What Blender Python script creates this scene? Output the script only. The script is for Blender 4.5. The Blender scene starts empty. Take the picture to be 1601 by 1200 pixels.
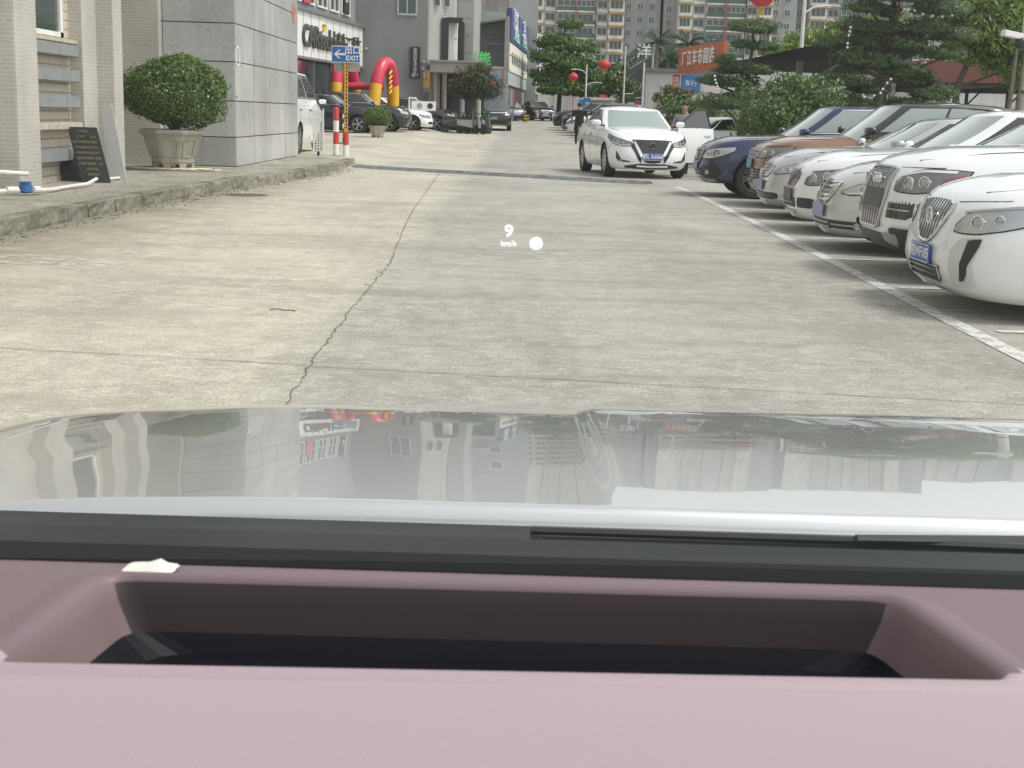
import bpy, bmesh, math, random
import numpy as np
from mathutils import Vector, Matrix, Euler
random.seed(7); rng = np.random.default_rng(7)
R = math.radians
scene = bpy.context.scene
C = scene.collection
# ------------------------------------------------------------ camera
cam_d = bpy.data.cameras.new('camera'); cam = bpy.data.objects.new('camera', cam_d); C.objects.link(cam)
cam_d.sensor_width = 36; cam_d.lens = 36*2100/1601; cam_d.clip_start = .02; cam_d.clip_end = 3000
th = math.atan(420/2100); rl = math.atan(.03)
fw = Vector((0, math.cos(th), -math.sin(th))); rt = Vector((1, 0, 0)); up = rt.cross(fw)
rt2 = rt*math.cos(rl)+up*math.sin(rl); up2 = -rt*math.sin(rl)+up*math.cos(rl)
m = Matrix((rt2, up2, -fw)).transposed().to_4x4(); m.translation = (0, 0, 1.3)
cam.matrix_world = m
cam_d.dof.use_dof = True; cam_d.dof.focus_distance = 14; cam_d.dof.aperture_fstop = 47.2/1.1
scene.camera = cam
# ------------------------------------------------------------ sky, sun, exposure (bright overcast)
SUN_EL, SUN_AZ = 58, 104          # azimuth: degrees clockwise from +Y
w = bpy.data.worlds.new('World'); scene.world = w; w.use_nodes = True
nt = w.node_tree; bg = nt.nodes['Background']
sky = nt.nodes.new('ShaderNodeTexSky'); sky.sky_type = 'NISHITA'; sky.sun_disc = False
sky.sun_elevation = R(SUN_EL); sky.sun_rotation = R(SUN_AZ); sky.dust_density = 2; sky.air_density = 1.2; sky.ozone_density = 1
hs = nt.nodes.new('ShaderNodeHueSaturation'); hs.inputs['Saturation'].default_value = .12; hs.inputs['Value'].default_value = 1.0
nt.links.new(sky.outputs[0], hs.inputs['Color']); nt.links.new(hs.outputs[0], bg.inputs[0]); bg.inputs[1].default_value = .15
sd = bpy.data.lights.new('sun', 'SUN'); so = bpy.data.objects.new('sun', sd); C.objects.link(so)
sd.energy = 1.5; sd.angle = R(14); sd.color = (1, .96, .9)
dsun = Vector((math.sin(R(SUN_AZ))*math.cos(R(SUN_EL)), math.cos(R(SUN_AZ))*math.cos(R(SUN_EL)), math.sin(R(SUN_EL))))
so.rotation_euler = dsun.to_track_quat('Z', 'Y').to_euler()
vs = scene.view_settings; vs.view_transform = 'Standard'; vs.look = 'None'; vs.gamma = 1; vs.exposure = 0.56
scene.cycles.max_bounces = 8; scene.cycles.glossy_bounces = 4; scene.cycles.transparent_max_bounces = 24; scene.cycles.caustics_reflective = False
scene.cycles.use_denoising = True
# ------------------------------------------------------------ materials
MATS = {}
def mat(name, col, rough=.6, metal=0, coat=0, spec=.5, noise=None, bump=None, emit=0, coords='Object', sheen=0, dirt=None):
    if name in MATS: return MATS[name]
    mt = bpy.data.materials.new(name); mt.use_nodes = True; t = mt.node_tree; b = t.nodes['Principled BSDF']
    c4 = (*col, 1)
    b.inputs['Base Color'].default_value = c4; b.inputs['Roughness'].default_value = rough; b.inputs['Metallic'].default_value = metal
    b.inputs['Coat Weight'].default_value = coat; b.inputs['Coat Roughness'].default_value = .03; b.inputs['Specular IOR Level'].default_value = spec
    if emit: b.inputs['Emission Color'].default_value = c4; b.inputs['Emission Strength'].default_value = emit
    if noise or bump or dirt:
        tc = t.nodes.new('ShaderNodeTexCoord'); src = tc.outputs[coords]
        if coords == 'World':
            pass
    if noise:
        n = t.nodes.new('ShaderNodeTexNoise'); n.inputs['Scale'].default_value = noise[0]; n.inputs['Detail'].default_value = 6; n.inputs['Roughness'].default_value = .62
        t.links.new(src, n.inputs['Vector'])
        mr = t.nodes.new('ShaderNodeMapRange'); mr.inputs['From Min'].default_value = .3; mr.inputs['From Max'].default_value = .7
        mr.inputs['To Min'].default_value = 1-noise[1]; mr.inputs['To Max'].default_value = 1+noise[1]
        t.links.new(n.outputs[0], mr.inputs['Value'])
        mx = t.nodes.new('ShaderNodeMix'); mx.data_type = 'RGBA'; mx.blend_type = 'MULTIPLY'; mx.inputs[0].default_value = 1
        mx.inputs[6].default_value = c4; t.links.new(mr.outputs[0], mx.inputs[7]); last = mx.outputs[2]
        if dirt:   # streaks of grime: (colour, scale vector, amount)
            mp = t.nodes.new('ShaderNodeMapping'); mp.inputs['Scale'].default_value = dirt[1]; t.links.new(src, mp.inputs[0])
            n2 = t.nodes.new('ShaderNodeTexNoise'); n2.inputs['Scale'].default_value = 1; n2.inputs['Detail'].default_value = 5; t.links.new(mp.outputs[0], n2.inputs['Vector'])
            r2 = t.nodes.new('ShaderNodeMapRange'); r2.inputs['From Min'].default_value = .48; r2.inputs['From Max'].default_value = .72; r2.inputs['To Max'].default_value = dirt[2]
            t.links.new(n2.outputs[0], r2.inputs['Value'])
            m2 = t.nodes.new('ShaderNodeMix'); m2.data_type = 'RGBA'; t.links.new(r2.outputs[0], m2.inputs[0]); t.links.new(last, m2.inputs[6]); m2.inputs[7].default_value = (*dirt[0], 1); last = m2.outputs[2]
        t.links.new(last, b.inputs['Base Color'])
    if bump:
        n = t.nodes.new('ShaderNodeTexNoise'); n.inputs['Scale'].default_value = bump[0]; n.inputs['Detail'].default_value = 5
        t.links.new(src, n.inputs['Vector'])
        bp = t.nodes.new('ShaderNodeBump'); bp.inputs['Strength'].default_value = bump[1]; bp.inputs['Distance'].default_value = .02
        t.links.new(n.outputs[0], bp.inputs['Height']); t.links.new(bp.outputs[0], b.inputs['Normal'])
    MATS[name] = mt; return mt
def nodes_of(name):
    mt = bpy.data.materials.new(name); mt.use_nodes = True; t = mt.node_tree; MATS[name] = mt
    def N(kind, **kw):
        n = t.nodes.new(kind)
        for k, v in kw.items():
            if k.startswith('_'): setattr(n, k[1:], v)
        return n
    return mt, t, t.nodes['Principled BSDF'], N
def tile_mat(name, c1, c2, grout, wdt, hgt, rough=.45, plane='YZ', mort=.06, off=.5, bumpd=.004):
    if name in MATS: return MATS[name]
    mt, t, b, N = nodes_of(name)
    g = N('ShaderNodeNewGeometry'); sp = N('ShaderNodeSeparateXYZ'); t.links.new(g.outputs['Position'], sp.inputs[0])
    ad = N('ShaderNodeMath', _operation='ADD'); t.links.new(sp.outputs[0], ad.inputs[0]); t.links.new(sp.outputs[1], ad.inputs[1])
    cb = N('ShaderNodeCombineXYZ'); t.links.new(ad.outputs[0], cb.inputs[0]); t.links.new(sp.outputs[2], cb.inputs[1])
    br = N('ShaderNodeTexBrick', _offset=off); br.inputs['Scale'].default_value = 1; br.inputs['Brick Width'].default_value = wdt; br.inputs['Row Height'].default_value = hgt
    br.inputs['Mortar Size'].default_value = mort*hgt; br.inputs['Color1'].default_value = (*c1, 1); br.inputs['Color2'].default_value = (*c2, 1); br.inputs['Mortar'].default_value = (*grout, 1)
    t.links.new(cb.outputs[0], br.inputs['Vector'])
    n = N('ShaderNodeTexNoise'); n.inputs['Scale'].default_value = .9; n.inputs['Detail'].default_value = 6; t.links.new(g.outputs['Position'], n.inputs['Vector'])
    mr = N('ShaderNodeMapRange'); mr.inputs[1].default_value = .3; mr.inputs[2].default_value = .7; mr.inputs[3].default_value = .84; mr.inputs[4].default_value = 1.1; t.links.new(n.outputs[0], mr.inputs[0])
    mx = N('ShaderNodeMix', _data_type='RGBA', _blend_type='MULTIPLY'); mx.inputs[0].default_value = 1; t.links.new(br.outputs[0], mx.inputs[6]); t.links.new(mr.outputs[0], mx.inputs[7])
    t.links.new(mx.outputs[2], b.inputs['Base Color']); b.inputs['Roughness'].default_value = rough
    bp = N('ShaderNodeBump', _invert=True); bp.inputs['Strength'].default_value = .6; bp.inputs['Distance'].default_value = bumpd; t.links.new(br.outputs['Fac'], bp.inputs['Height']); t.links.new(bp.outputs[0], b.inputs['Normal'])
    return mt
# ------------------------------------------------------------ object helpers
def tag(o, label=None, cat=None, group=None, kind=None):
    if label: o['label'] = label
    if cat: o['category'] = cat
    if group: o['group'] = group
    if kind: o['kind'] = kind
    return o
def thing(name, label, cat, loc=(0, 0, 0), rz=0, group=None, scale=None):
    o = bpy.data.objects.new(name, None); C.objects.link(o); o.empty_display_size = .2
    o.location = loc; o.rotation_euler = (0, 0, rz)
    if scale: o.scale = scale
    return tag(o, label, cat, group)
def mobj(name, me, mt=None, parent=None, loc=None):
    o = bpy.data.objects.new(name, me); C.objects.link(o)
    if mt is not None:
        for x in (mt if isinstance(mt, (list, tuple)) else [mt]): me.materials.append(x)
    if parent is not None: o.parent = parent
    if loc is not None: o.location = loc
    return o
def copy_tree(o, parent=None):
    c = o.copy(); C.objects.link(c); c.parent = parent
    for ch in list(o.children): copy_tree(ch, c)
    return c
class MB:
    def __init__(s): s.v = []; s.f = []
    def box(s, c, d, rz=0, rx=0, ry=0):
        M = Euler((rx, ry, rz)).to_matrix(); n = len(s.v); c = Vector(c)
        for k in range(8):
            p = Vector(((k & 1)-.5, (k >> 1 & 1)-.5, (k >> 2)-.5)); s.v.append(tuple(c+M@Vector((p.x*d[0], p.y*d[1], p.z*d[2]))))
        s.f += [tuple(n+i for i in q) for q in ((0, 2, 3, 1), (4, 5, 7, 6), (0, 1, 5, 4), (2, 6, 7, 3), (0, 4, 6, 2), (1, 3, 7, 5))]
        return s
    def bb(s, x0, x1, y0, y1, z0, z1): return s.box(((x0+x1)/2, (y0+y1)/2, (z0+z1)/2), (x1-x0, y1-y0, z1-z0))
    def poly(s, pts, close=True):
        n = len(s.v); s.v += [tuple(p) for p in pts]; s.f.append(tuple(range(n, n+len(pts)))); return s
    def prism(s, bot, top):
        n = len(s.v); k = len(bot); s.v += [tuple(p) for p in bot]+[tuple(p) for p in top]
        s.f.append(tuple(range(n+k-1, n-1, -1))); s.f.append(tuple(range(n+k, n+2*k)))
        for i in range(k): j = (i+1) % k; s.f.append((n+i, n+j, n+k+j, n+k+i))
        return s
    def ext(s, pts, vec): return s.prism(pts, [tuple(Vector(p)+Vector(vec)) for p in pts])
    def tube(s, pts, r, n=8, cap=True):
        pts = [Vector(p) for p in pts]; k = len(pts); rs = r if isinstance(r, (list, tuple)) else [r]*k; base = len(s.v); up0 = None
        for i, p in enumerate(pts):
            d = (pts[min(i+1, k-1)]-pts[max(i-1, 0)]).normalized()
            if up0 is None: up0 = Vector((0, 0, 1)) if abs(d.z) < .9 else Vector((1, 0, 0))
            a = d.cross(up0)
            if a.length < 1e-4: a = d.cross(Vector((.3, 1, .2)))
            a.normalize(); b = a.cross(d).normalized(); up0 = b
            for j in range(n):
                t = 2*math.pi*j/n; s.v.append(tuple(p+(a*math.cos(t)+b*math.sin(t))*rs[i]))
        for i in range(k-1):
            for j in range(n): s.f.append((base+i*n+j, base+i*n+(j+1) % n, base+(i+1)*n+(j+1) % n, base+(i+1)*n+j))
        if cap: s.f.append(tuple(base+j for j in range(n-1, -1, -1))); s.f.append(tuple(base+(k-1)*n+j for j in range(n)))
        return s
    def lathe(s, prof, n=24, c=(0, 0, 0), axis='Z', rot=0, sx=1, sy=1, cap=True):
        base = len(s.v); k = len(prof)
        for r, z in prof:
            for j in range(n):
                t = 2*math.pi*j/n+rot; a, b = r*math.cos(t)*sx, r*math.sin(t)*sy
                p = (a, b, z) if axis == 'Z' else ((a, z, b) if axis == 'Y' else (z, a, b)); s.v.append((p[0]+c[0], p[1]+c[1], p[2]+c[2]))
        for i in range(k-1):
            for j in range(n): s.f.append((base+i*n+j, base+i*n+(j+1) % n, base+(i+1)*n+(j+1) % n, base+(i+1)*n+j))
        if cap and prof[0][0] > 1e-5: s.f.append(tuple(base+j for j in range(n-1, -1, -1)))
        if cap and prof[-1][0] > 1e-5: s.f.append(tuple(base+(k-1)*n+j for j in range(n)))
        return s
    def sph(s, c, r, nu=12, nv=8):
        r = r if isinstance(r, (tuple, list)) else (r, r, r)
        base = len(s.v)
        for i in range(nv+1):
            ph = math.pi*i/nv
            for j in range(nu):
                t = 2*math.pi*j/nu; s.v.append((c[0]+r[0]*math.sin(ph)*math.cos(t), c[1]+r[1]*math.sin(ph)*math.sin(t), c[2]-r[2]*math.cos(ph)))
        for i in range(nv):
            for j in range(nu): s.f.append((base+i*nu+j, base+i*nu+(j+1) % nu, base+(i+1)*nu+(j+1) % nu, base+(i+1)*nu+j))
        return s
    def sup(s, c, r, e=.55, nu=16, nv=10, shear=0):
        n0 = len(s.v); s.sph((0, 0, 0), (1, 1, 1), nu, nv); f = lambda q: math.copysign(abs(q)**e, q)
        for i in range(n0, len(s.v)): x, y, z = s.v[i]; s.v[i] = (c[0]+r[0]*f(x)+shear*f(y)*r[0], c[1]+r[1]*f(y), c[2]+r[2]*f(z))
        return s
    def grid(s, P):
        a = len(P); b = len(P[0]); base = len(s.v)
        for row in P: s.v += [tuple(p) for p in row]
        for i in range(a-1):
            for j in range(b-1): s.f.append((base+i*b+j, base+i*b+j+1, base+(i+1)*b+j+1, base+(i+1)*b+j))
        return s
    def mesh(s, name, smooth=False, bevel=0, merge=False, angle=35, fix=False):
        me = bpy.data.meshes.new(name); me.from_pydata(s.v, [], s.f)
        if bevel or merge or fix:
            bm = bmesh.new(); bm.from_mesh(me)
            if merge: bmesh.ops.remove_doubles(bm, verts=bm.verts, dist=1e-4)
            bmesh.ops.recalc_face_normals(bm, faces=bm.faces)
            if bevel:
                es = [e for e in bm.edges if len(e.link_faces) == 2 and e.calc_face_angle(0) > .5]
                bmesh.ops.bevel(bm, geom=es, offset=bevel, segments=2, affect='EDGES', clamp_overlap=True)
            bm.to_mesh(me); bm.free()
        if smooth:
            me.polygons.foreach_set('use_smooth', [True]*len(me.polygons)); me.set_sharp_from_angle(angle=R(angle))
        return me
    def build(s, name, mt, parent=None, smooth=False, bevel=0, loc=None, merge=False, angle=35, fix=True):
        return mobj(name, s.mesh(name, smooth, bevel, merge, angle, fix), mt, parent, loc)
def text_mesh(txt, size, extrude=.004, align='CENTER', sx=1, bold=0, line=1.0):
    cu = bpy.data.curves.new('lettering', 'FONT'); cu.body = txt; cu.size = size; cu.extrude = extrude; cu.align_x = align; cu.align_y = 'CENTER'; cu.space_line = line
    cu.resolution_u = 2; cu.offset = bold
    o = bpy.data.objects.new('lettering', cu); C.objects.link(o)
    me = bpy.data.meshes.new_from_object(o.evaluated_get(bpy.context.evaluated_depsgraph_get())); bpy.data.objects.remove(o); bpy.data.curves.remove(cu)
    if sx != 1:
        for v in me.vertices: v.co.x *= sx
    return me
def text(txt, size, mt, parent, loc, rot, extrude=.004, name='lettering', **kw):
    o = mobj(name, text_mesh(txt, size, extrude, **kw), mt, parent, loc); o.rotation_euler = rot; return o
# facings for text / panels: local x right, local y up
F_CAM = (R(90), 0, 0)                 # faces -Y
F_ROADR = (R(90), 0, R(90))           # faces +X
def gz(x, y):
    t = max(0., y-44); r = .019*(t-8*(1-math.exp(-t/8))); r = min(r, 1.0) if y < 110 else 1.0
    sx = min(1, max(0, (-x-3.4)/1.4)); sy = min(1, max(0, (y-29.5)/4.)); e = lambda q: q*q*(3-2*q)
    return r+.17*e(sx)*e(sy)
# ------------------------------------------------------------ ground
def concrete(name, c_lo, c_hi, c_stain, moss=0, lane=False):
    mt, t, b, N = nodes_of(name); g = N('ShaderNodeNewGeometry')
    def noise(scale, det=6, ro=.6, vec=(1, 1, 1)):
        mp = N('ShaderNodeMapping'); mp.inputs['Scale'].default_value = vec; t.links.new(g.outputs['Position'], mp.inputs[0])
        n = N('ShaderNodeTexNoise'); n.inputs['Scale'].default_value = scale; n.inputs['Detail'].default_value = det; n.inputs['Roughness'].default_value = ro; t.links.new(mp.outputs[0], n.inputs['Vector']); return n.outputs[0]
    def rng_(o, a, b_, lo=0, hi=1):
        r = N('ShaderNodeMapRange'); r.inputs[1].default_value = a; r.inputs[2].default_value = b_; r.inputs[3].default_value = lo; r.inputs[4].default_value = hi; t.links.new(o, r.inputs[0]); return r.outputs[0]
    def mix(fac, a, b_, bt='MIX'):
        x = N('ShaderNodeMix', _data_type='RGBA', _blend_type=bt)
        if isinstance(fac, float): x.inputs[0].default_value = fac
        else: t.links.new(fac, x.inputs[0])
        for k, q in ((6, a), (7, b_)):
            if isinstance(q, tuple): x.inputs[k].default_value = (*q, 1)
            else: t.links.new(q, x.inputs[k])
        return x.outputs[2]
    big = rng_(noise(.33, 5, .6), .35, .65); fine = rng_(noise(5.5, 8, .72), .36, .64); grit = noise(60, 3, .7)
    col = mix(big, c_lo, c_hi); col = mix(fine, col, mix(.55, col, c_hi)) if False else mix(rng_(noise(5.5, 8, .72), .42, .66, 0, .75), col, tuple(min(1, q*1.22) for q in c_hi))
    col = mix(rng_(noise(2.2, 9, .72), .50, .70, 0, .5), col, c_stain)
    col = mix(rng_(noise(.55, 6, .62, (1.5, .35, 1)), .5, .7, 0, .6), col, c_stain)
    col = mix(rng_(noise(17, 6, .75, (.6, 1.3, 1)), .53, .63, 0, .75), col, tuple(min(1, q*1.35) for q in c_hi))
    col = mix(1., col, rng_(grit, .3, .7, .62, 1.32), 'MULTIPLY')
    if lane:   # older, paler slabs left of the long joint
        sp = N('ShaderNodeSeparateXYZ'); t.links.new(g.outputs['Position'], sp.inputs[0]); ad = N('ShaderNodeMath', _operation='ADD'); t.links.new(sp.outputs[0], ad.inputs[0]); t.links.new(rng_(noise(.8, 4, .6), 0, 1, -.35, .35), ad.inputs[1])
        col = mix(rng_(noise(1.0, 7, .65, (.3, 1.6, 1)), .48, .68, 0, .55), col, tuple(q*1.05 for q in c_stain))
        dn = N('ShaderNodeMath', _operation='ADD'); t.links.new(sp.outputs[0], dn.inputs[0]); t.links.new(rng_(noise(1.7, 7, .7), .25, .75, -.75, .75), dn.inputs[1])
        km = N('ShaderNodeMath', _operation='MULTIPLY'); t.links.new(rng_(dn.outputs[0], -3.3, -4.8, 0, .75), km.inputs[0]); t.links.new(rng_(sp.outputs[1], 35, 29), km.inputs[1])
        col = mix(km.outputs[0], col, (.13, .118, .088))
        col = mix(rng_(ad.outputs[0], -1.3, -.95), mix(1., col, (1.30, 1.26, 1.175), 'MULTIPLY'), col)
    if moss: col = mix(rng_(noise(1.1, 7, .65), .46, .66, 0, moss), col, (.10, .095, .06))
    t.links.new(col, b.inputs['Base Color']); b.inputs['Roughness'].default_value = .82; b.inputs['Specular IOR Level'].default_value = .35
    bp = N('ShaderNodeBump'); bp.inputs['Strength'].default_value = .5; bp.inputs['Distance'].default_value = .008; t.links.new(noise(38, 5, .7), bp.inputs['Height']); t.links.new(bp.outputs[0], b.inputs['Normal'])
    return mt
M_road = concrete('road_concrete', (.268, .258, .226), (.375, .362, .318), (.20, .191, .164), lane=True)
M_pave = concrete('pavement_concrete', (.24, .228, .192), (.34, .32, .265), (.14, .13, .10), moss=.4)
M_kerb = concrete('kerb_concrete', (.145, .14, .11), (.25, .24, .19), (.06, .058, .04), moss=.7)
xs = np.concatenate([np.linspace(-400, -40, 10), np.linspace(-36, -8, 10), np.linspace(-7, 8, 46), np.linspace(10, 40, 12), np.linspace(60, 500, 10)])
ys = np.concatenate([np.linspace(-60, 0, 7), np.linspace(2, 30, 15), np.linspace(31, 110, 80), np.linspace(120, 900, 14)])
g = MB(); g.grid([[(x, y, gz(x, y)) for x in xs] for y in ys])
ground = g.build('ground', M_road, smooth=True); tag(ground, kind='structure')
def strip(mb, pts, wd, dz=.004, cross=None):
    P = [Vector((p[0], p[1], 0)) for p in pts]; rows = []
    for i, p in enumerate(P):
        d = (P[min(i+1, len(P)-1)]-P[max(i-1, 0)]).normalized(); n = Vector((d.y, -d.x, 0)); ww = wd[i] if isinstance(wd, list) else wd
        rows.append([(q.x, q.y, gz(q.x, q.y)+dz) for q in (p-n*ww/2, p+n*ww/2)])
    mb.grid(rows); return mb
def wiggle(pts, step, amp):
    out = []
    for (x0, y0), (x1, y1) in zip(pts[:-1], pts[1:]):
        n = max(1, int(math.hypot(x1-x0, y1-y0)/step))
        for k in range(n): t = k/n; out.append((x0+(x1-x0)*t+random.uniform(-amp, amp), y0+(y1-y0)*t+random.uniform(-amp, amp)))
    return out+[pts[-1]]
M_crack = mat('crack_dirt', (.15, .142, .12), .95, noise=(30, .5))
pts = wiggle([(-.92, 4.2), (-1.01, 5.84), (-1.05, 6.94), (-1.08, 8.68), (-1.1, 11.78), (-1.27, 15.07), (-1.4, 18.08), (-1.75, 30.2)], .07, .013)
tag(strip(MB(), pts, [random.uniform(.004, .011) for _ in pts]).build('crack', M_crack, ground), kind='structure')
M_joint = mat('joint_dirt', (.16, .15, .125), .95, noise=(9, .5))
for a, b in (((-5.2, 7.4), (-1.06, 6.82)), ((-1.06, 6.8), (4.6, 6.1)), ((-5.2, 11.9), (-1.1, 11.1)), ((-4.8, 17.2), (-1.3, 16.5)), ((-4.4, 23.1), (-1.55, 22.4)), ((-1.1, 11.5), (3.0, 10.7)), ((-1.4, 17.), (3., 16.2))):
    p = wiggle([a, b], .12, .004); wide = a[1] < 8
    tag(strip(MB(), p, [random.uniform(.004, .010)*(1 if wide else .8) for _ in p], .0045).build('joint', M_joint, ground), kind='structure')
# hairline branch cracks beside the long crack
for k in range(4):
    y = random.uniform(9, 16); x = np.interp(y, [4.2, 11.8, 15, 30], [-.95, -1.1, -1.27, -1.75])
    p = wiggle([(x, y), (x+random.choice((-1, 1))*random.uniform(.05, .12), y+random.uniform(.1, .35))], .05, .012)
    tag(strip(MB(), p, .007, .005).build('crack', M_crack, ground), kind='structure')
# painted parking lines (worn)
def paint(name, col, wear):
    mt, t, b, N = nodes_of(name); g_ = N('ShaderNodeNewGeometry'); n = N('ShaderNodeTexNoise'); n.inputs['Scale'].default_value = 7; n.inputs['Detail'].default_value = 8; n.inputs['Roughness'].default_value = .75
    t.links.new(g_.outputs['Position'], n.inputs['Vector']); r = N('ShaderNodeMapRange'); r.inputs[1].default_value = wear-.06; r.inputs[2].default_value = wear+.09; r.inputs[3].default_value = .08; t.links.new(n.outputs[0], r.inputs[0])
    b.inputs['Base Color'].default_value = (*col, 1); b.inputs['Roughness'].default_value = .7
    tr = N('ShaderNodeBsdfTransparent'); x = N('ShaderNodeMixShader'); t.links.new(r.outputs[0], x.inputs[0]); t.links.new(b.outputs[0], x.inputs[1]); t.links.new(tr.outputs[0], x.inputs[2]); t.links.new(x.outputs[0], t.nodes['Material Output'].inputs[0])
    return mt
M_line = paint('worn_line_paint', (.64, .63, .59), .56)
fl = [(2.95, 3), (2.97, 7.7), (3.05, 12), (3.15, 18), (3.2, 25.2), (3.12, 26.8)]
tag(strip(MB(), [(np.interp(y, [q[1] for q in fl], [q[0] for q in fl]), y) for y in np.linspace(4, 26.8, 24)], .13, .006).build('parking_line', M_line, ground), kind='structure')
for y in (8.72, 11.0, 13.25, 15.6, 18.0, 20.5, 23.0, 25.4, 6.3):
    x0 = 3.12+.1*random.random(); tag(strip(MB(), [(x0+k*.5, y+.02*k) for k in range(11)], .1, .007).build('parking_line', M_line, ground), kind='structure')
tag(strip(MB(), [(2.95, y) for y in np.linspace(62, 100, 20)], .14, .02).build('parking_line', M_line, ground), kind='structure')
# manhole cover near kerb
t = thing('manhole_cover', 'round rusty iron manhole cover set in concrete beside the kerb', 'manhole', (-4.1, 20.4, 0))
M_iron = mat('rusty_iron', (.12, .095, .075), .8, noise=(14, .35), bump=(40, .5))
MB().lathe([(0, .006), (.31, .006), (.33, .004), (.34, 0)], 28).build('lid', M_iron, t)
rg = MB()
for k in range(-4, 5): ln = 2*math.sqrt(.3**2-(k*.065)**2); rg.box((k*.065, 0, .009), (.018, ln, .006))
rg.build('tread_ribs', M_iron, t)
# pale plaster smears by the kerb
M_smear = paint('dried_plaster', (.62, .60, .54), .44)
for (x, y, a, b_) in ((-4.9, 11.3, .35, .5), (-4.05, 11.1, .55, .42), (-3.45, 10.9, .4, .3)):
    p = []
    for k in range(26): t_ = 2*math.pi*k/26; q = random.uniform(.7, 1.1); p.append((x+a*q*math.cos(t_), y+b_*q*math.sin(t_), gz(x, y)+.005))
    tag(MB().poly(p).build('plaster_stain', M_smear, ground), kind='structure')
# ------------------------------------------------------------ pavement and kerb
KB = [(-5.35, 2), (-5.1, 10), (-5.0, 13.0), (-4.93, 16), (-4.78, 19), (-4.5, 22.9), (-4.12, 26.1), (-3.95, 30), (-3.95, 32.9)]
kx = lambda y: float(np.interp(y, [q[1] for q in KB], [q[0] for q in KB]))
pv = MB(); yy = np.linspace(2, 33, 32)
pv.grid([[(kx(y)-.16-(30*s), y, .165+.012*s) for s in (0, .02, .05, .1, .4, 1)] for y in yy])
pave = pv.build('pavement', M_pave); tag(pave, kind='structure')
pj = MB()
for y in (15.6, 19.4, 23.3, 27.4, 30.8): strip(pj, [(kx(y)-.2-.25*k, y+.02*k) for k in range(9)], .016, .17)
tag(pj.build('pavement_joint', M_joint, pave), kind='structure')
kerb = thing('kerb', None, None); tag(kerb, kind='structure'); y = 2.
while y < 32.6:
    ln = random.uniform(.75, 1.25); y1 = min(y+ln, 32.9); b = MB(); n = 5; P = []
    for k in range(n+1):
        q = y+.006+(y1-y-.012)*k/n; x = kx(q); j = lambda a: random.uniform(-a, a); h = .168+j(.006)
        P.append([(x+.012+j(.012), q, -.02), (x+.008+j(.014), q, .04+j(.012)), (x+j(.012), q, .10+j(.012)), (x-.003+j(.012), q, h-.016), (x-.022+j(.01), q, h), (x-.17, q, h+.002), (x-.17, q, -.02)])
    b.grid(P); b.poly(P[0]); b.poly(P[-1][::-1]); b.build('kerb_stone', M_kerb, kerb); y = y1
# grit and leaf litter along the kerb foot
M_lit = mat('grit', (.17, .155, .12), .9, noise=(9, .6)); gb = MB()
for k in range(1500):
    y = random.uniform(9, 32); x = kx(y)+.06+abs(random.gauss(0, .14)); r = random.uniform(.002, .007)*random.choice((1, 1, 1, 2))
    gb.box((x, y, r*.4), (r*random.uniform(1, 3), r*2, r), rz=random.uniform(0, 3))
for k in range(420):
    y = random.uniform(17, 27); x = random.uniform(-7, kx(y)-.2); r = random.uniform(.002, .006); gb.box((x, y, .172+r*.3), (r*random.uniform(1, 3), r*2, r), rz=random.uniform(0, 3))
tag(gb.build('kerb_grit', M_lit), 'dark grit and litter scattered along the kerb foot', 'grit', kind='stuff')
# a few dry twigs / leaf bits on the road
M_twig = mat('dry_twig', (.07, .055, .04), .9)
t = tag(MB().tube([(-1.60, 8.72, .006), (-1.55, 8.745, .008), (-1.51, 8.705, .006), (-1.46, 8.72, .006), (-1.43, 8.69, .005)], .0035, 5).build('twig', M_twig), 'thin dark twig lying on the concrete road', 'twig')
# ------------------------------------------------------------ rubber speed bump, skewed across the road
t = thing('speed_bump', 'low worn black rubber speed bump crossing the concrete road', 'speed bump')
M_rub = mat('worn_rubber', (.14, .147, .155), .75, noise=(6, .35), bump=(60, .4)); M_ruby = mat('faded_bump_yellow', (.26, .24, .17), .8, noise=(8, .4))
A = Vector((-3.75, 31.6, 0)); B = Vector((2.66, 27.75, 0)); d = (B-A); n = 14; dn = d.normalized(); pr = Vector((-dn.y, dn.x, 0))
for k in range(n):
    p0 = A+d*(k+.012)/n; p1 = A+d*(k+.988)/n; b = MB(); P = []
    for s_, h in ((-.25, .002), (-.19, .035), (-.09, .062), (.09, .062), (.19, .035), (.25, .002)):
        P.append([(q.x+pr.x*s_, q.y+pr.y*s_, gz(q.x, q.y)+h) for q in (p0, p1)])
    b.grid(P); b.poly([r_[0] for r_ in P]); b.poly([r_[1] for r_ in P]); o = b.build('segment', M_rub, t)
    if k % 2: 
        q = (p0+p1)/2; MB().box((q.x-pr.x*.1, q.y-pr.y*.1, gz(q.x, q.y)+.058), (.22, .07, .008), rz=math.atan2(dn.y, dn.x)).build('reflector', M_ruby, o)
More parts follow.
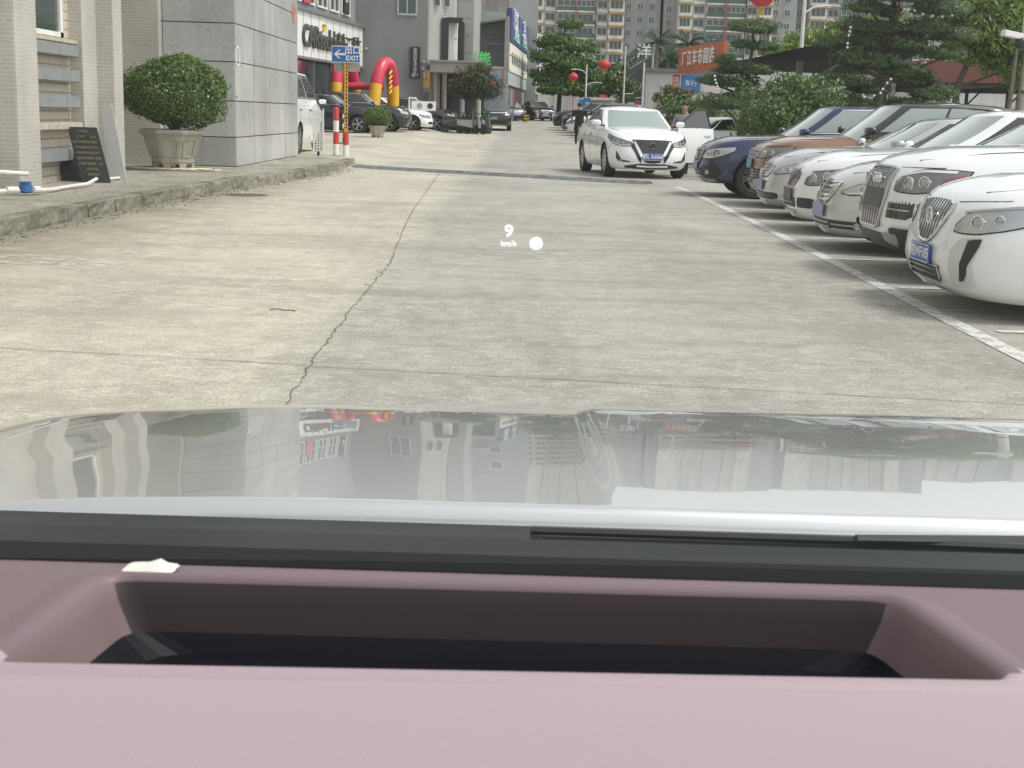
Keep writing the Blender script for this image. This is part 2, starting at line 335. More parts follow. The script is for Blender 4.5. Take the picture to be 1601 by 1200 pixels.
# ------------------------------------------------------------ buildings, left side
M_tile = tile_mat('grey_beige_tile', (.42, .40, .355), (.46, .44, .39), (.54, .525, .48), .15, .052, mort=.10)
M_tile2 = tile_mat('cream_mosaic_tile', (.72, .63, .50), (.66, .58, .46), (.30, .27, .23), .07, .13, mort=.09, off=0)
M_wframe = mat('white_frame', (.72, .71, .68), .5, noise=(4, .12)); M_glassdk = mat('window_glass_dark', (.035, .05, .05), .06, spec=.8, coat=.5)
M_bar = mat('grey_metal_bar', (.235, .245, .245), .5, noise=(5, .2)); M_creamm = mat('cream_metal', (.45, .42, .33), .6, noise=(6, .25))
tb = thing('tiled_building', 'grey beige tiled building with barred recess and narrow window beside pavement', 'building', (-6.5, 17, .17))
def lp(mb, name, mt, par, **k): return mb.build(name, mt, par, **k)
X0 = 0.  # local: building front plane at x=0 (world X=-6.5), y=world-17
lp(MB().bb(-6, 0, -14, 1.5, -.05, 9), 'wall', M_tile, tb)
lp(MB().bb(-6, -.2, 1.5, 3.4, -.05, 9), 'recess_wall', M_tile2, tb)
lp(MB().bb(-6, 0, 3.4, 4.1, -.05, 9), 'wall', M_tile, tb)
for (a, b_) in ((0., .35), (4.1, 4.6)): lp(MB().bb(-5.9 if a else -.2, .25, a, b_, -.05, 8.9), 'pilaster', M_tile, tb, bevel=.012)
lp(MB().bb(-6, -5.6, 4.6, 9.3, -.05, 9), 'wall', M_tile, tb)
lp(MB().bb(-5.6, -.34, 9.0, 9.3, -.05, 9), 'back_wall', M_tile, tb)
lp(MB().bb(-.28, -.06, 1.5, 3.4, 1.96, 2.02), 'sill', M_creamm, tb, bevel=.008)
for z in (1.86, 1.50, 1.13, .38): lp(MB().bb(-.16, -.02, 1.502, 3.32, z-.085, z+.085), 'cross_bar', M_bar, tb, bevel=.01)
lp(MB().bb(-.17, .0, 1.502, 3.33, .74, .84), 'cross_bar', M_creamm, tb, bevel=.01)
wf = MB(); y0, y1, z0, z1 = 1.7, 3.05, 2.04, 4.6
for q in ((y0, y0+.09, z0, z1), (y1-.12, y1, z0, z1), (y0, y1, z0, z0+.07), (y0, y1, z1-.07, z1)): wf.bb(-.205, -.15, q[0], q[1], q[2], q[3])
win = lp(wf, 'window', M_wframe, tb); lp(MB().bb(-.21, -.185, y0+.09, y1-.12, z0+.07, z1-.07), 'pane', M_glassdk, win)
# granite-clad pillar block, each panel a slab
gm, t, b, N = nodes_of('granite_panel'); g_ = N('ShaderNodeNewGeometry'); oi = N('ShaderNodeObjectInfo')
n = N('ShaderNodeTexNoise'); n.inputs['Scale'].default_value = 16; n.inputs['Detail'].default_value = 8; n.inputs['Roughness'].default_value = .8; t.links.new(g_.outputs['Position'], n.inputs['Vector'])
n2 = N('ShaderNodeTexNoise'); n2.inputs['Scale'].default_value = .8; n2.inputs['Detail'].default_value = 5; t.links.new(g_.outputs['Position'], n2.inputs['Vector'])
mp = N('ShaderNodeMapping'); mp.inputs['Scale'].default_value = (5, 5, .5); t.links.new(g_.outputs['Position'], mp.inputs[0]); n3 = N('ShaderNodeTexNoise'); n3.inputs['Scale'].default_value = 1; n3.inputs['Detail'].default_value = 6; t.links.new(mp.outputs[0], n3.inputs['Vector'])
def rmp(o, a, b_, lo, hi): r = N('ShaderNodeMapRange'); r.inputs[1].default_value = a; r.inputs[2].default_value = b_; r.inputs[3].default_value = lo; r.inputs[4].default_value = hi; t.links.new(o, r.inputs[0]); return r.outputs[0]
mul = None
for s in (rmp(n.outputs[0], .3, .7, .78, 1.2), rmp(n2.outputs[0], .3, .7, .86, 1.12), rmp(n3.outputs[0], .4, .7, 1.03, .93), rmp(oi.outputs['Random'], 0, 1, .88, 1.1)):
    if mul is None: mul = s
    else: q = N('ShaderNodeMath', _operation='MULTIPLY'); t.links.new(mul, q.inputs[0]); t.links.new(s, q.inputs[1]); mul = q.outputs[0]
x = N('ShaderNodeMix', _data_type='RGBA', _blend_type='MULTIPLY'); x.inputs[0].default_value = 1; x.inputs[6].default_value = (.48, .485, .47, 1); t.links.new(mul, x.inputs[7]); t.links.new(x.outputs[2], b.inputs['Base Color']); b.inputs['Roughness'].default_value = .22; b.inputs['Specular IOR Level'].default_value = .6
pl = thing('granite_pillar', 'grey granite clad block with large stone panels behind potted shrub', 'pillar', (-5.45, 26.2, .17))
lp(MB().bb(-2.4, -.03, .03, 7.4, -.05, 9.2), 'core', mat('dark_joint', (.03, .03, .028), .9), pl)
zz = [0, .555, 1.24, 1.97, 2.68, 3.35, 4.0, 4.7, 5.4, 6.1, 6.8, 7.5, 8.2, 9.0]
for a, b_ in zip(zz[:-1], zz[1:]):
    dep = .035 if a == 0 else 0
    lp(MB().bb(-1.36, -.003, 0-dep*.3, .028, a+.008, b_-.008), 'stone_panel', gm, pl, bevel=.006)
    lp(MB().bb(-2.38, -1.37, 0, .028, a+.008, b_-.008), 'stone_panel', gm, pl, bevel=.006)
    for k in range(4): lp(MB().bb(-.028, dep*.3, .03+k*1.84, .03+(k+1)*1.84-.04, a+.008, b_-.008), 'stone_panel', gm, pl, bevel=.006)
M_or = mat('emblem_orange', (.55, .22, .12), .6); e = MB()
for s_ in (1,): 
    e.ext([(.003, 6.55, 3.55), (.003, 6.55, 3.32), (.003, 6.8, 3.12), (.003, 7.05, 3.32), (.003, 7.05, 3.55), (.003, 6.97, 3.5), (.003, 6.97, 3.36), (.003, 6.8, 3.22), (.003, 6.63, 3.36), (.003, 6.63, 3.5)], (.012, 0, 0))
e.box((.008, 6.8, 3.42), (.01, .05, .22)); lp(e, 'emblem', M_or, pl)
e = MB()
for q in ((.45, .49, 1.94, 2.3), (.78, .82, 1.94, 2.3), (.45, .82, 2.26, 2.3), (.45, .82, 1.94, 1.97)): e.bb(0, .006, q[0]-.35, q[1]-.35, q[2]-.03, q[3]-.03)
lp(e, 'sticker_frame', M_wframe, pl)
# slabs leaning on the tiled wall
M_slabk = mat('black_slab', (.035, .04, .042), .35, noise=(8, .25)); M_gold = mat('gold_print', (.32, .27, .14), .5); M_slabg = mat('pale_granite', (.40, .40, .39), .5, noise=(40, .18))
t = thing('stone_plaque', 'dark stone plaque with rows of gold Chinese lettering leaning on wall', 'plaque', (-6.1, 19.6, .17), R(2))
s = MB().prism([(-.21, -.015, 0), (.21, -.015, 0), (.21, .015, 0), (-.21, .015, 0)], [(-.43, .125, .78), (-.01, .125, .78), (-.01, .155, .78), (-.43, .155, .78)]).build('slab', M_slabk, t, bevel=.004)
rows = [('', '公司简介'), ('二手车', '交易'), ('展厅车辆评估', '服务'), ('汽车销售租赁', '中心'), ('车辆保险代理', '过户'), ('诚信经营服务', '保障'), ('车辆检测维修', '一站'), ('', '欢迎光临'), ('', '联系我们')]
for k, (r1, r2) in enumerate(rows):
    z = .72-k*.076; x = -.22*z/.78; y = .14*z/.78-.0175
    for r_, dx in ((r1, -.055), (r2, .125 if r1 else 0)):
        if r_: text(r_, .042, M_gold, s, (x+dx, y, z), (R(90-10.2), 0, 0), .0006)
t = tag(MB().prism([(-.14, -.015, 0), (.12, -.015, 0), (.12, .02, 0), (-.14, .02, 0)], [(-.30, .24, 1.12), (-.15, .24, 1.14), (-.15, .27, 1.14), (-.30, .27, 1.12)]).build('stone_slab', M_slabg, loc=(-6.03, 20.45, .17)), 'pale grey granite offcut leaning upright behind the lettered plaque', 'slab')
t = tag(MB().prism([(-.24, 0, 0), (.2, 0, 0), (.2, .03, 0), (-.24, .03, 0)], [(-.34, .18, .42), (.06, .18, .42), (.06, .2, .42), (-.34, .2, .42)]).build('stone_slab', M_slabk, loc=(-6.42, 19.75, .17)), 'short black stone slab tucked behind the lettered plaque', 'slab')
# pipe with water meter, hose
M_pvc = mat('white_pvc', (.66, .64, .58), .45, noise=(10, .15)); M_blue = mat('meter_blue', (.03, .13, .36), .4); M_hose = mat('beige_hose', (.55, .50, .36), .5)
t = thing('water_pipe', 'white plastic water pipe with blue meter along the wall foot', 'pipe', (-6.02, 16.55, .17))
MB().tube([(-.5, -.5, .30), (-.2, -.12, .27), (.02, .05, .25)], .03, 10).build('pipe', M_pvc, t, smooth=True)
MB().tube([(-.4, -.55, .05), (-.06, -.05, .05)], .03, 10).build('pipe', M_pvc, t, smooth=True)
MB().tube([(.06, .05, .05), (.12, .6, .035), (.06, 1.3, .03), (.12, 2.0, .035), (.14, 2.35, .09)], .025, 10).build('pipe', M_pvc, t, smooth=True)
MB().tube([(-.1, 3.3, .03), (.02, 4.0, .03)], .022, 8).build('pipe', M_pvc, t, smooth=True)
mm = MB().lathe([(.055, 0), (.08, .02), (.08, .10), (.06, .105)], 16, c=(0, 0, .02)).build('water_meter', M_blue, t, smooth=True); MB().lathe([(.065, 0), (.075, .035), (.0, .04)], 16, c=(0, 0, .126)).build('meter_cap', M_blue, mm)
MB().tube([(-.16, -.2, .06), (-.07, -.08, .06)], .045, 10).build('coupling', M_pvc, t, smooth=True); MB().tube([(.06, .06, .06), (.09, .22, .055)], .042, 10).build('coupling', M_pvc, t, smooth=True)
b = MB(); P = [(-6.95, 24.9, .19)]
for k in range(46): a = k*.55; P.append((-6.2+(.78+.04*math.sin(k))*math.cos(a)*(1-.003*k), 24.2+.45*math.sin(a), .19+.006*(k//11)))
b.tube(P, .014, 6); tag(b.build('garden_hose', M_hose, smooth=True), 'pale garden hose coiled on pavement round the large planter', 'hose')
tag(MB().tube([(-5.62, 24.1, .185), (-5.3, 24.3, .185), (-5.1, 24.0, .185), (-5.35, 23.9, .185), (-5.6, 24.0, .185)], .014, 6).build('garden_hose', M_hose, smooth=True), 'short loose loop of pale hose lying between planter and granite block', 'hose')
# ------------------------------------------------------------ showroom with white fascia and grey block behind
M_grey = mat('grey_render', (.24, .247, .245), .8, noise=(1.2, .07), dirt=((.15, .15, .15), (1.5, 1.5, .2), .35)); M_fas = mat('white_fascia', (.72, .73, .71), .5, noise=(1.5, .05)); M_dkwall = mat('dark_wall', (.055, .06, .065), .5); M_dglass = mat('shopfront_glass', (.03, .04, .045), .08, coat=.3)
M_trim = mat('grey_trim', (.16, .165, .17), .5); M_letter = mat('letter_dark', (.06, .055, .05), .5); M_white = mat('white_paint', (.78, .78, .76), .5); M_black = mat('black_sign', (.025, .026, .028), .4)
sh = thing('showroom', 'car showroom with white fascia lettering and upper windows beside grey wall', 'building', (-8.27, 72, .5), R(-6.4))
# local: facade plane x=0 facing +x, y negative towards the camera (world about -Y)
lp(MB().bb(-8, -.2, -40, 0, 0, 3.05), 'ground_floor', M_dkwall, sh)
lp(MB().bb(-8, .0, -40, -.15, 3.06, 5.0), 'fascia_board', M_fas, sh); 
for k in range(30): lp(MB().bb(.0, .012, -39.6+k*1.33, -39.58+k*1.33, 3.06, 5.0), 'fascia_joint', M_trim, sh)
lp(MB().bb(-8, .14, -40, -.1, 5.0, 5.14), 'coping', M_trim, sh); lp(MB().bb(0, .1, -40, -.1, 2.95, 3.06), 'soffit_trim', M_trim, sh); lp(MB().bb(.0, .1, -.15, -.02, 2.95, 5.12), 'end_trim', M_trim, sh)
lp(MB().bb(-8, -.4, -40, -.1, 5.14, 12), 'upper_wall', M_grey, sh)
for k in range(9):
    y = -2.4-k*2.3; f = MB()
    for q in ((y-.9, y-.82, 5.5, 8), (y+.82, y+.9, 5.5, 8), (y-.04, y+.04, 5.5, 8), (y-.9, y+.9, 5.45, 5.53), (y-.9, y+.9, 6.45, 6.53), (y-.9, y+.9, 7.95, 8.03)): f.bb(-.4, -.32, *q)
    o = lp(f, 'window', M_white, sh); lp(MB().bb(-.42, -.37, y-.82, y+.82, 5.52, 7.96), 'pane', M_glassdk, o)
for k in range(8):
    y = -1.6-k*3.1; o = lp(MB().bb(-.22, -.12, y-1.3, y+1.3, .1, 2.85), 'shopfront_pane', M_dglass, sh); lp(MB().bb(-.2, -.05, y+1.32, y+1.42, 0, 2.95), 'mullion', mat('silver_mullion', (.35, .36, .37), .4, .6), sh)
text('CARtech', 1.35, M_letter, sh, (.05, -9.3, 3.92), F_ROADR, .06, sx=1.05, bold=.02); text('卡泰车·二手车', .95, M_letter, sh, (.05, -3.85, 3.92), F_ROADR, .06, bold=.012)
text('↗', .6, mat('sign_yellow', (.75, .5, .06), .5), sh, (.06, -8.3, 4.5), F_ROADR, .06)
rd = lp(MB().bb(-.3, -.25, -10.6, -9.4, 5.45, 7.2), 'red_poster', mat('poster_red', (.5, .05, .09), .5), sh); lp(MB().bb(-.3, -.24, -3.1, -2.2, 5.5, 8.2), 'black_banner', M_black, sh)
text('车\n展', .5, M_white, sh, (-.23, -2.65, 6.5), F_ROADR, .01)
# grey block: end wall faces the camera
gb = thing('grey_office_block', 'plain grey rendered office block with one window and black vertical sign', 'building', (-8.25, 72.1, .5))
lp(MB().bb(-2.0, 3.32, 0, 14, -.3, 14), 'wall', M_grey, gb)
f = MB()
for q in ((1.72, 1.8, 5.8, 8), (2.68, 2.76, 5.8, 8), (2.2, 2.26, 5.8, 8), (1.72, 2.76, 5.72, 5.82), (1.72, 2.76, 7.95, 8.03)): f.bb(q[0], q[1], -.06, .02, q[2], q[3])
o = lp(f, 'window', mat('pale_frame', (.45, .47, .46), .5), gb); lp(MB().bb(1.8, 2.68, -.03, .03, 5.8, 7.96), 'pane', mat('green_glass', (.05, .085, .09), .08, coat=.4), o)
o = lp(MB().bb(2.42, 2.95, -.09, -.01, 2.55, 4.15), 'vertical_sign', M_black, gb, bevel=.01); text('收\n购\n旧\n车\n评\n估\n区', .2, M_white, o, (2.69, -.095, 3.42), F_CAM, .008, line=.95); text('直行', .19, M_white, o, (2.69, -.095, 2.68), F_CAM, .008)
for (x, z) in ((.14, 4.0), (3.1, 3.05), (3.14, 3.4)): cm = lp(MB().tube([(x, -.02, z), (x, -.16, z)], .05, 8), 'security_camera', M_white, gb, smooth=True); lp(MB().sph((x, -.2, z-.05), .085, 10, 6), 'camera_dome', mat('dome_grey', (.3, .3, .3), .3), cm, smooth=True)
o = lp(MB().bb(.95, 2.75, -.5, -.04, .1, 1.55), 'ac_unit', M_white, gb, bevel=.03)
for k in range(2): lp(MB().bb(1.25+k*.6, 1.7+k*.6, -.52, -.49, 1.0, 1.25), 'vent', M_black, o)
# pale tower with stone panels, dark framed window, porch
M_pale = mat('pale_render', (.40, .395, .37), .75, noise=(1.4, .1), dirt=((.25, .24, .22), (3, 3, .15), .5)); M_pbr = mat('beige_stone', (.33, .30, .26), .7, noise=(2, .12)); M_pane2 = mat('grey_clad', (.34, .345, .34), .5, noise=(1, .08))
tw = thing('tower_block', 'pale tower with grey cladding panels and black framed window above porch', 'building', (-5.0, 73, .5))
lp(MB().prism([(0, 0, -.3), (1.35, 1, -.3), (1.35, 16, -.3), (0, 16, -.3)], [(0, 0, 16), (1.35, 1, 16), (1.35, 16, 16), (0, 16, 16)]), 'wall', M_pale, tw)
lp(MB().bb(1.36, 2.25, 4, 18, -.3, 16), 'clad_wing', M_pane2, tw)
for k in range(13): lp(MB().bb(1.4, 2.28, 3.96, 3.998, 3.2+k*.93, 3.2+k*.93+.9), 'clad_panel', M_pane2, tw)
lp(MB().bb(.72, 1.08, .4, 1.0, 3.55, 5.75), 'black_frame', M_black, tw); lp(MB().bb(1.5, 1.8, 2.8, 3.9, 3.55, 5.7), 'black_frame', M_black, tw); lp(MB().bb(.72, 1.8, .7, 1.2, 5.55, 5.8), 'black_frame', M_black, tw); lp(MB().bb(1.08, 1.5, 1.2, 2, 3.5, 5.56), 'white_panel', M_white, tw); lp(MB().bb(1.08, 1.5, 1.19, 1.2, 4.7, 4.74), 'panel_joint', M_black, tw)
for k in range(2):
    f = MB().bb(.3+k*.5, .65+k*.5, .2+k*.37, .28+k*.37, 6.3, 7.6); o = lp(f, 'window', M_wframe, tw); lp(MB().bb(.35+k*.5, .6+k*.5, .16+k*.37, .2+k*.37, 6.36, 7.5), 'pane', M_glassdk, o)
po = thing('entrance_porch', 'beige stone entrance porch with round columns below the pale tower', 'porch', (-4.75, 71.4, .5))
lp(MB().bb(0, 2.85, 0, 2.5, 2.85, 3.42), 'canopy', M_pbr, po, bevel=.03); lp(MB().bb(-.05, 2.9, -.06, 2.5, 3.38, 3.5), 'cornice', M_pbr, po, bevel=.02)
for x in (.25, .75, 1.7, 2.55): lp(MB().lathe([(.16, -.3), (.14, 0), (.13, 2.7), (.17, 2.86)], 14, c=(x, .35, 0)), 'column', M_pbr if x < 1 else M_pale, po, smooth=True)
lp(MB().bb(0, 2.8, 2.1, 2.3, -.3, 2.85), 'glass_front', M_dglass, po); 
o = lp(MB().bb(-.32, .02, -.1, -.02, 1.85, 3.0), 'light_sign', M_trim, po); text('特\n惠', .42, mat('sign_amber', (.75, .38, .05), .5), o, (-.15, -.11, 2.42), F_CAM, .01)
gs = thing('green_sign', 'bright green Chinese characters standing on the porch roof edge', 'sign', (-2.45, 78.5, 3.6))
text('新能', .78, mat('sign_green', (.06, .5, .12), .5), gs, (0, 0, .75), (R(90), 0, R(30)), .04, bold=.015); b = MB()
for x in (-.6, -.2, .2, .6): b.tube([(x, .05+x*.5, 0), (x, .05+x*.5, 1.2)], .02, 5); b.tube([(x-.3, -.1+x*.5, -.4), (x, .05+x*.5, .7)], .02, 5)
lp(b, 'sign_frame', M_trim, gs)
# weathered block with outdoor stair and blue door
M_weath = mat('weathered_concrete', (.30, .285, .265), .85, noise=(1.6, .22), dirt=((.17, .15, .14), (2.5, 2.5, .5), .8)); M_bdoor = mat('blue_sheet', (.03, .16, .42), .5)
wb = thing('weathered_block', 'weathered concrete block with outdoor stair and blue sheet door', 'building', (-3.1, 90, .6))
lp(MB().bb(-3, 2.2, 0, 10, -.4, 3.65), 'wall', M_weath, wb); lp(MB().bb(-3, 2.2, 3, 10, 3.65, 9), 'upper_wall', M_weath, wb); lp(MB().bb(1.95, 2.25, -.05, 10, -.4, 7.0), 'end_pier', M_weath, wb); lp(MB().bb(-3, 2.3, -.02, 10, 3.66, 3.78), 'ledge', M_pale, wb)
lp(MB().bb(.86, 1.58, -.04, -.002, .0, 3.25), 'blue_door', M_bdoor, wb); lp(MB().bb(.5, 1.4, 2.9, 2.99, 4.0, 4.7), 'opening', M_black, wb)
b = MB(); b.prism([(-.9, .5, 5.0), (1.9, .5, 6.3), (1.9, 2.9, 6.3), (-.9, 2.9, 5.0)], [(-.9, .5, 5.1), (1.9, .5, 6.42), (1.9, 2.9, 6.42), (-.9, 2.9, 5.1)]); lp(MB().prism([(-1.2, -.2, 6.2), (2, -.2, 6.75), (2, 3, 6.75), (-1.2, 3, 6.2)], [(-1.2, -.2, 6.3), (2, -.2, 6.85), (2, 3, 6.85), (-1.2, 3, 6.3)]), 'shed_roof', M_trim, wb)
st = MB()
for k in range(9): st.bb(-.5+k*.16, -.3+k*.16, .6, 1.5, 4.0+k*.14, 4.05+k*.14)
st.bb(.9, 1.8, .5, 1.6, 5.2, 5.28); o = lp(st, 'stair', M_trim, wb); r_ = MB(); r_.tube([(-.5, .6, 4.9), (.9, .6, 6.1), (1.8, .6, 6.1)], .03, 5); r_.tube([(-.5, .6, 4.5), (.9, .6, 5.7), (1.8, .6, 5.7)], .02, 5)
for k in range(6): r_.tube([(-.5+k*.28, .6, 4.0+k*.24), (-.5+k*.28, .6, 4.9+k*.24)], .02, 5)
lp(r_, 'handrail', M_trim, o)
# billboard block: facade runs along the road
M_navy = mat('billboard_navy', (.035, .06, .20), .45); M_crm = mat('cream_sign', (.74, .72, .62), .5, noise=(2, .05)); M_teal = mat('billboard_teal', (.10, .42, .45), .5); M_seag = mat('sea_green_render', (.36, .41, .38), .7, noise=(1, .1))
bd = thing('billboard_building', 'long low building with navy blue billboard above a cream sign band', 'building', (-1.0, 91.9, .6), R(-3.6))
lp(MB().bb(-10, -.1, 0, 42, -.4, 7.4), 'wall', M_seag, bd); lp(MB().bb(-.1, .15, 0, 42, 2.7, 3.55), 'canopy_band', M_seag, bd); lp(MB().bb(-.08, .06, .3, 42, -.3, 2.68), 'shopfront', M_dkwall, bd)
for k, c in enumerate(((.12, .12, .13), (.25, .26, .27), (.12, .12, .13), (.22, .02, .04), (.10, .10, .11), (.2, .2, .21), (.3, .3, .31))): lp(MB().bb(.06, .1, .6+k*2.6, 2.9+k*2.6, -.2, 2.5), 'shutter', mat('shutter%d' % k, c, .5), bd)
lp(MB().bb(-.05, .2, .0, 27, 3.6, 5.45), 'cream_sign_band', M_crm, bd)
for k in range(12): lp(MB().bb(.2, .24, 2+k*1.9, 2.45+k*1.9, 4.2, 4.9), 'letter_stroke', M_trim, bd); lp(MB().bb(.2, .24, 2.7+k*1.9, 3.0+k*1.9, 4.1, 4.6), 'letter_stroke', M_trim, bd)
lp(MB().bb(.2, .23, 0, 27, 4.63, 4.69), 'sign_crack', M_trim, bd)
bo = lp(MB().bb(-.05, .25, 0, 40, 5.5, 7.65), 'billboard', M_navy, bd)
for k in range(4):
    y = 1.5+k*9.5; text(('汽车城', '二手车', '新能源', '评估')[k], 1.5, M_white, bo, (.26, y+3, 7.0), F_ROADR, .01); text('服务中心', 1.1, M_white, bo, (.26, y+4.5, 6.2), F_ROADR, .01)
    lp(MB().bb(.25, .275, y+1, y+4, 5.8, 6.0), 'green_block', MATS['sign_green'], bo); lp(MB().bb(.25, .272, y+7.6, y+7.9, 5.55, 7.5), 'teal_bar', M_teal, bo); lp(MB().bb(.25, .274, y+4.4, y+7.2, 5.75, 6.0), 'pale_block', M_seag, bo)
lp(MB().bb(-.5, .2, 40.2, 44, 4.8, 7.4), 'white_box_sign', M_white, bd)
bk = thing('grey_backing_block', 'tall grey panelled block standing behind the billboard building', 'building', (-9.5, 112, .8))
lp(MB().bb(0, 10.7, 0, 20, -.6, 22), 'wall', M_pane2, bk)
for i in range(5):
    for j in range(4): o = lp(MB().bb(4.6+j*1.05, 5.55+j*1.05, -.06, .01, 6.5+i*2.9, 8.9+i*2.9), 'clad_panel', (M_pane2, M_pale)[(i+j) % 2], bk)
for i in range(3): o = lp(MB().bb(7.6, 8.6, -.1, -.05, 7.2+i*2.9, 8.5+i*2.9), 'window', M_wframe, bk); lp(MB().bb(7.7, 8.5, -.12, -.09, 7.3+i*2.9, 8.4+i*2.9), 'pane', M_glassdk, o)
b = MB(); text('兴', 1.6, mat('gold_letter', (.6, .48, .15), .5), bk, (9.5, 9.5, 8.1), F_CAM, .08, name='gold_sign'); 
# ------------------------------------------------------------ apartment blocks far behind
M_apt = mat('apartment_render', (.46, .455, .43), .85, noise=(.15, .12), dirt=((.22, .21, .20), (.6, .6, .06), .6)); M_aptg = mat('apartment_grey', (.31, .32, .325), .85, noise=(.12, .12), dirt=((.15, .15, .15), (.6, .6, .06), .6)); M_aptw = mat('apartment_cream', (.60, .575, .52), .8, noise=(.2, .1), dirt=((.3, .28, .24), (.6, .6, .08), .6))
M_agl = mat('apartment_glass', (.06, .085, .085), .1, coat=.3); M_agreen = mat('balcony_green_glass', (.045, .10, .085), .15, coat=.3); M_yel = mat('ochre_sill', (.36, .265, .12), .7, noise=(.4, .15)); M_redp = mat('red_pipe', (.30, .075, .075), .6); M_awin = mat('apartment_frame', (.50, .51, .50), .6)
FH = 3.0
def apt_window(par, x0, x1, z0, z1, y, me_cache={}, fr=M_awin, gl=M_agl, n=2):
    key = (round(x1-x0, 2), round(z1-z0, 2), n)
    if key not in me_cache:
        w_, h_ = x1-x0, z1-z0; f = MB(); tt = .09
        f.bb(0, tt, -.08, .02, 0, h_).bb(w_-tt, w_, -.08, .02, 0, h_).bb(tt, w_-tt, -.08, .02, 0, tt).bb(tt, w_-tt, -.08, .02, h_-tt, h_)
        for k in range(1, n): f.bb(w_*k/n-tt/2, w_*k/n+tt/2, -.08, .02, tt, h_-tt)
        me_cache[key] = (f.mesh('window', fix=True), MB().bb(tt, w_-tt, -.03, .0, tt, h_-tt).mesh('pane', fix=True)); me_cache[key][0].materials.append(fr); me_cache[key][1].materials.append(gl)
    a, b_ = me_cache[key]; o = mobj('window', a, None, par, (x0, y, z0)); p = mobj('pane', b_, None, o); return o
def apt_block(name, label, X, Y, z0, bays, floors, zb0):
    t = thing(name, label, 'building', (X, Y, z0)); x = 0; W = sum(b_[1] for b_ in bays)
    for kind, wd in bays:
        y = {'balc': 0, 'win': .6, 'side': 2.2, 'bay': -.5}[kind]; mt = {'balc': M_apt, 'win': M_aptw, 'side': M_aptg, 'bay': M_aptw}[kind]
        MB().bb(x+.01, x+wd-.01, y+.3, 14, -6, floors*FH+1).build('wall', mt, t)
        for f in range(floors):
            z = zb0+f*FH
            if z > 33: break
            if kind == 'balc':
                MB().bb(x+.02, x+wd-.02, -.55, .3, z-.25, z+.1).build('floor_slab', M_aptw, t); MB().bb(x+.1, x+wd-.1, -.45, -.4, z+.1, z+1.05).build('balcony_panel', M_agreen, t)
                if random.random() < .6: apt_window(t, x+.15, x+wd/2-.1, z+1.08, z+2.5, -.32, n=3)
                else: apt_window(t, x+.3, x+wd/2-.4, z+.3, z+2.4, .25, n=2)
                if random.random() < .55: apt_window(t, x+wd/2+.1, x+wd-.15, z+1.08, z+2.5, -.32, n=4)
                else: apt_window(t, x+wd/2+.4, x+wd-.5, z+.3, z+2.4, .25, n=3)
            elif kind == 'win':
                apt_window(t, x+.5, x+wd-.35, z+.9, z+2.5, .86, n=2); MB().bb(x+.3, x+wd-.2, .2, .9, z-.15, z+.55).build('ac_ledge', M_aptw, t)
                if random.random() < .6: MB().bb(x+.5+random.random()*.5, x+1.5+random.random()*.4, .0, .3, z+.0, z+.65).build('ac_unit', M_awin, t)
            elif kind == 'bay':
                apt_window(t, x+.35, x+wd-.35, z+.75, z+2.55, -.26, n=3); MB().bb(x+.1, x+wd-.1, -.75, -.2, z+.1, z+.7).build('railing', M_aptw, t)
                MB().bb(x+.0, x+wd, -.9, -.2, z-.35, z+.02).build('sill_band', M_yel, t)
            else:
                n_ = int(wd//2.6)
                for k in range(n_): q = x+.5+k*(wd-.6)/n_; apt_window(t, q, q+1.3, z+.9, z+2.4, 2.44, n=2)
        if kind == 'balc': MB().bb(x+wd/2-.12, x+wd/2+.12, -.78, -.56, -6, floors*FH).build('red_pipe', M_redp, t); MB().bb(x+wd-.1, x+wd+.1, -.7, -.5, -6, floors*FH).build('drain_pipe', M_black, t)
        x += wd
    return t
apt_block('apartment_block', 'weathered apartment block with green balconies and ochre sills behind tiered tree', 1.5, 320, 6, [('bay', 3.2), ('win', 3), ('balc', 9), ('win', 3), ('bay', 3.6), ('side', 8.6)], 20, 1.2)
apt_block('apartment_block', 'apartment block with green balconies and red pipes behind the palms', 32.4, 318, 6, [('side', 3), ('bay', 3.2), ('win', 3.2), ('balc', 9), ('win', 3.), ('bay', 3.2), ('side', 6)], 20, .6)
apt_block('apartment_block', 'apartment block with white window bands and ochre ledges behind street lamp and canopy', 63.2, 322, 6, [('side', 3), ('bay', 4), ('win', 3.2), ('balc', 7), ('win', 3.2), ('balc', 7), ('bay', 4), ('side', 7)], 20, 1.0)
apt_block('apartment_block', 'plain far apartment block almost hidden behind the light green tree', 104, 330, 6, [('win', 3), ('balc', 9), ('side', 9), ('balc', 9), ('win', 3), ('bay', 4), ('side', 8)], 18, 1.0)
# low buildings on the right side of the street
M_wht = mat('white_render', (.56, .565, .56), .75, noise=(1, .1), dirt=((.35, .34, .32), (2, 2, .3), .4)); M_rsign = mat('orange_red_board', (.50, .125, .055), .6, noise=(1, .06)); M_ltw = mat('letter_white', (.8, .79, .76), .6)
wbd = thing('white_shop', 'low white shop building carrying a large orange red sign board', 'building', (9.3, 103, .9))
MB().bb(0, 14, 0, 10, -.6, 3.9).build('wall', M_wht, wbd); MB().bb(-.2, 14, -.3, 10, 3.9, 4.15).build('roof_edge', M_trim, wbd)
o = MB().prism([(2.05, -3.0, 3.7), (3.5, -15, 3.72), (3.8, -15, 3.72), (2.35, -3.0, 3.7)], [(2.05, -3.0, 5.5), (3.5, -15, 5.45), (3.8, -15, 5.45), (2.35, -3.0, 5.5)]).build('sign_board', M_rsign, wbd)
ang = math.atan2(-12, 1.45); 
for k, ch in enumerate('厂江车市园店'): q = (k+1.3)/8; text(ch, 1.1, M_ltw, o, (2.02+1.45*q-.03, -3-12*q, 4.6), (R(90), 0, ang), .03, sx=1.2, bold=.02)
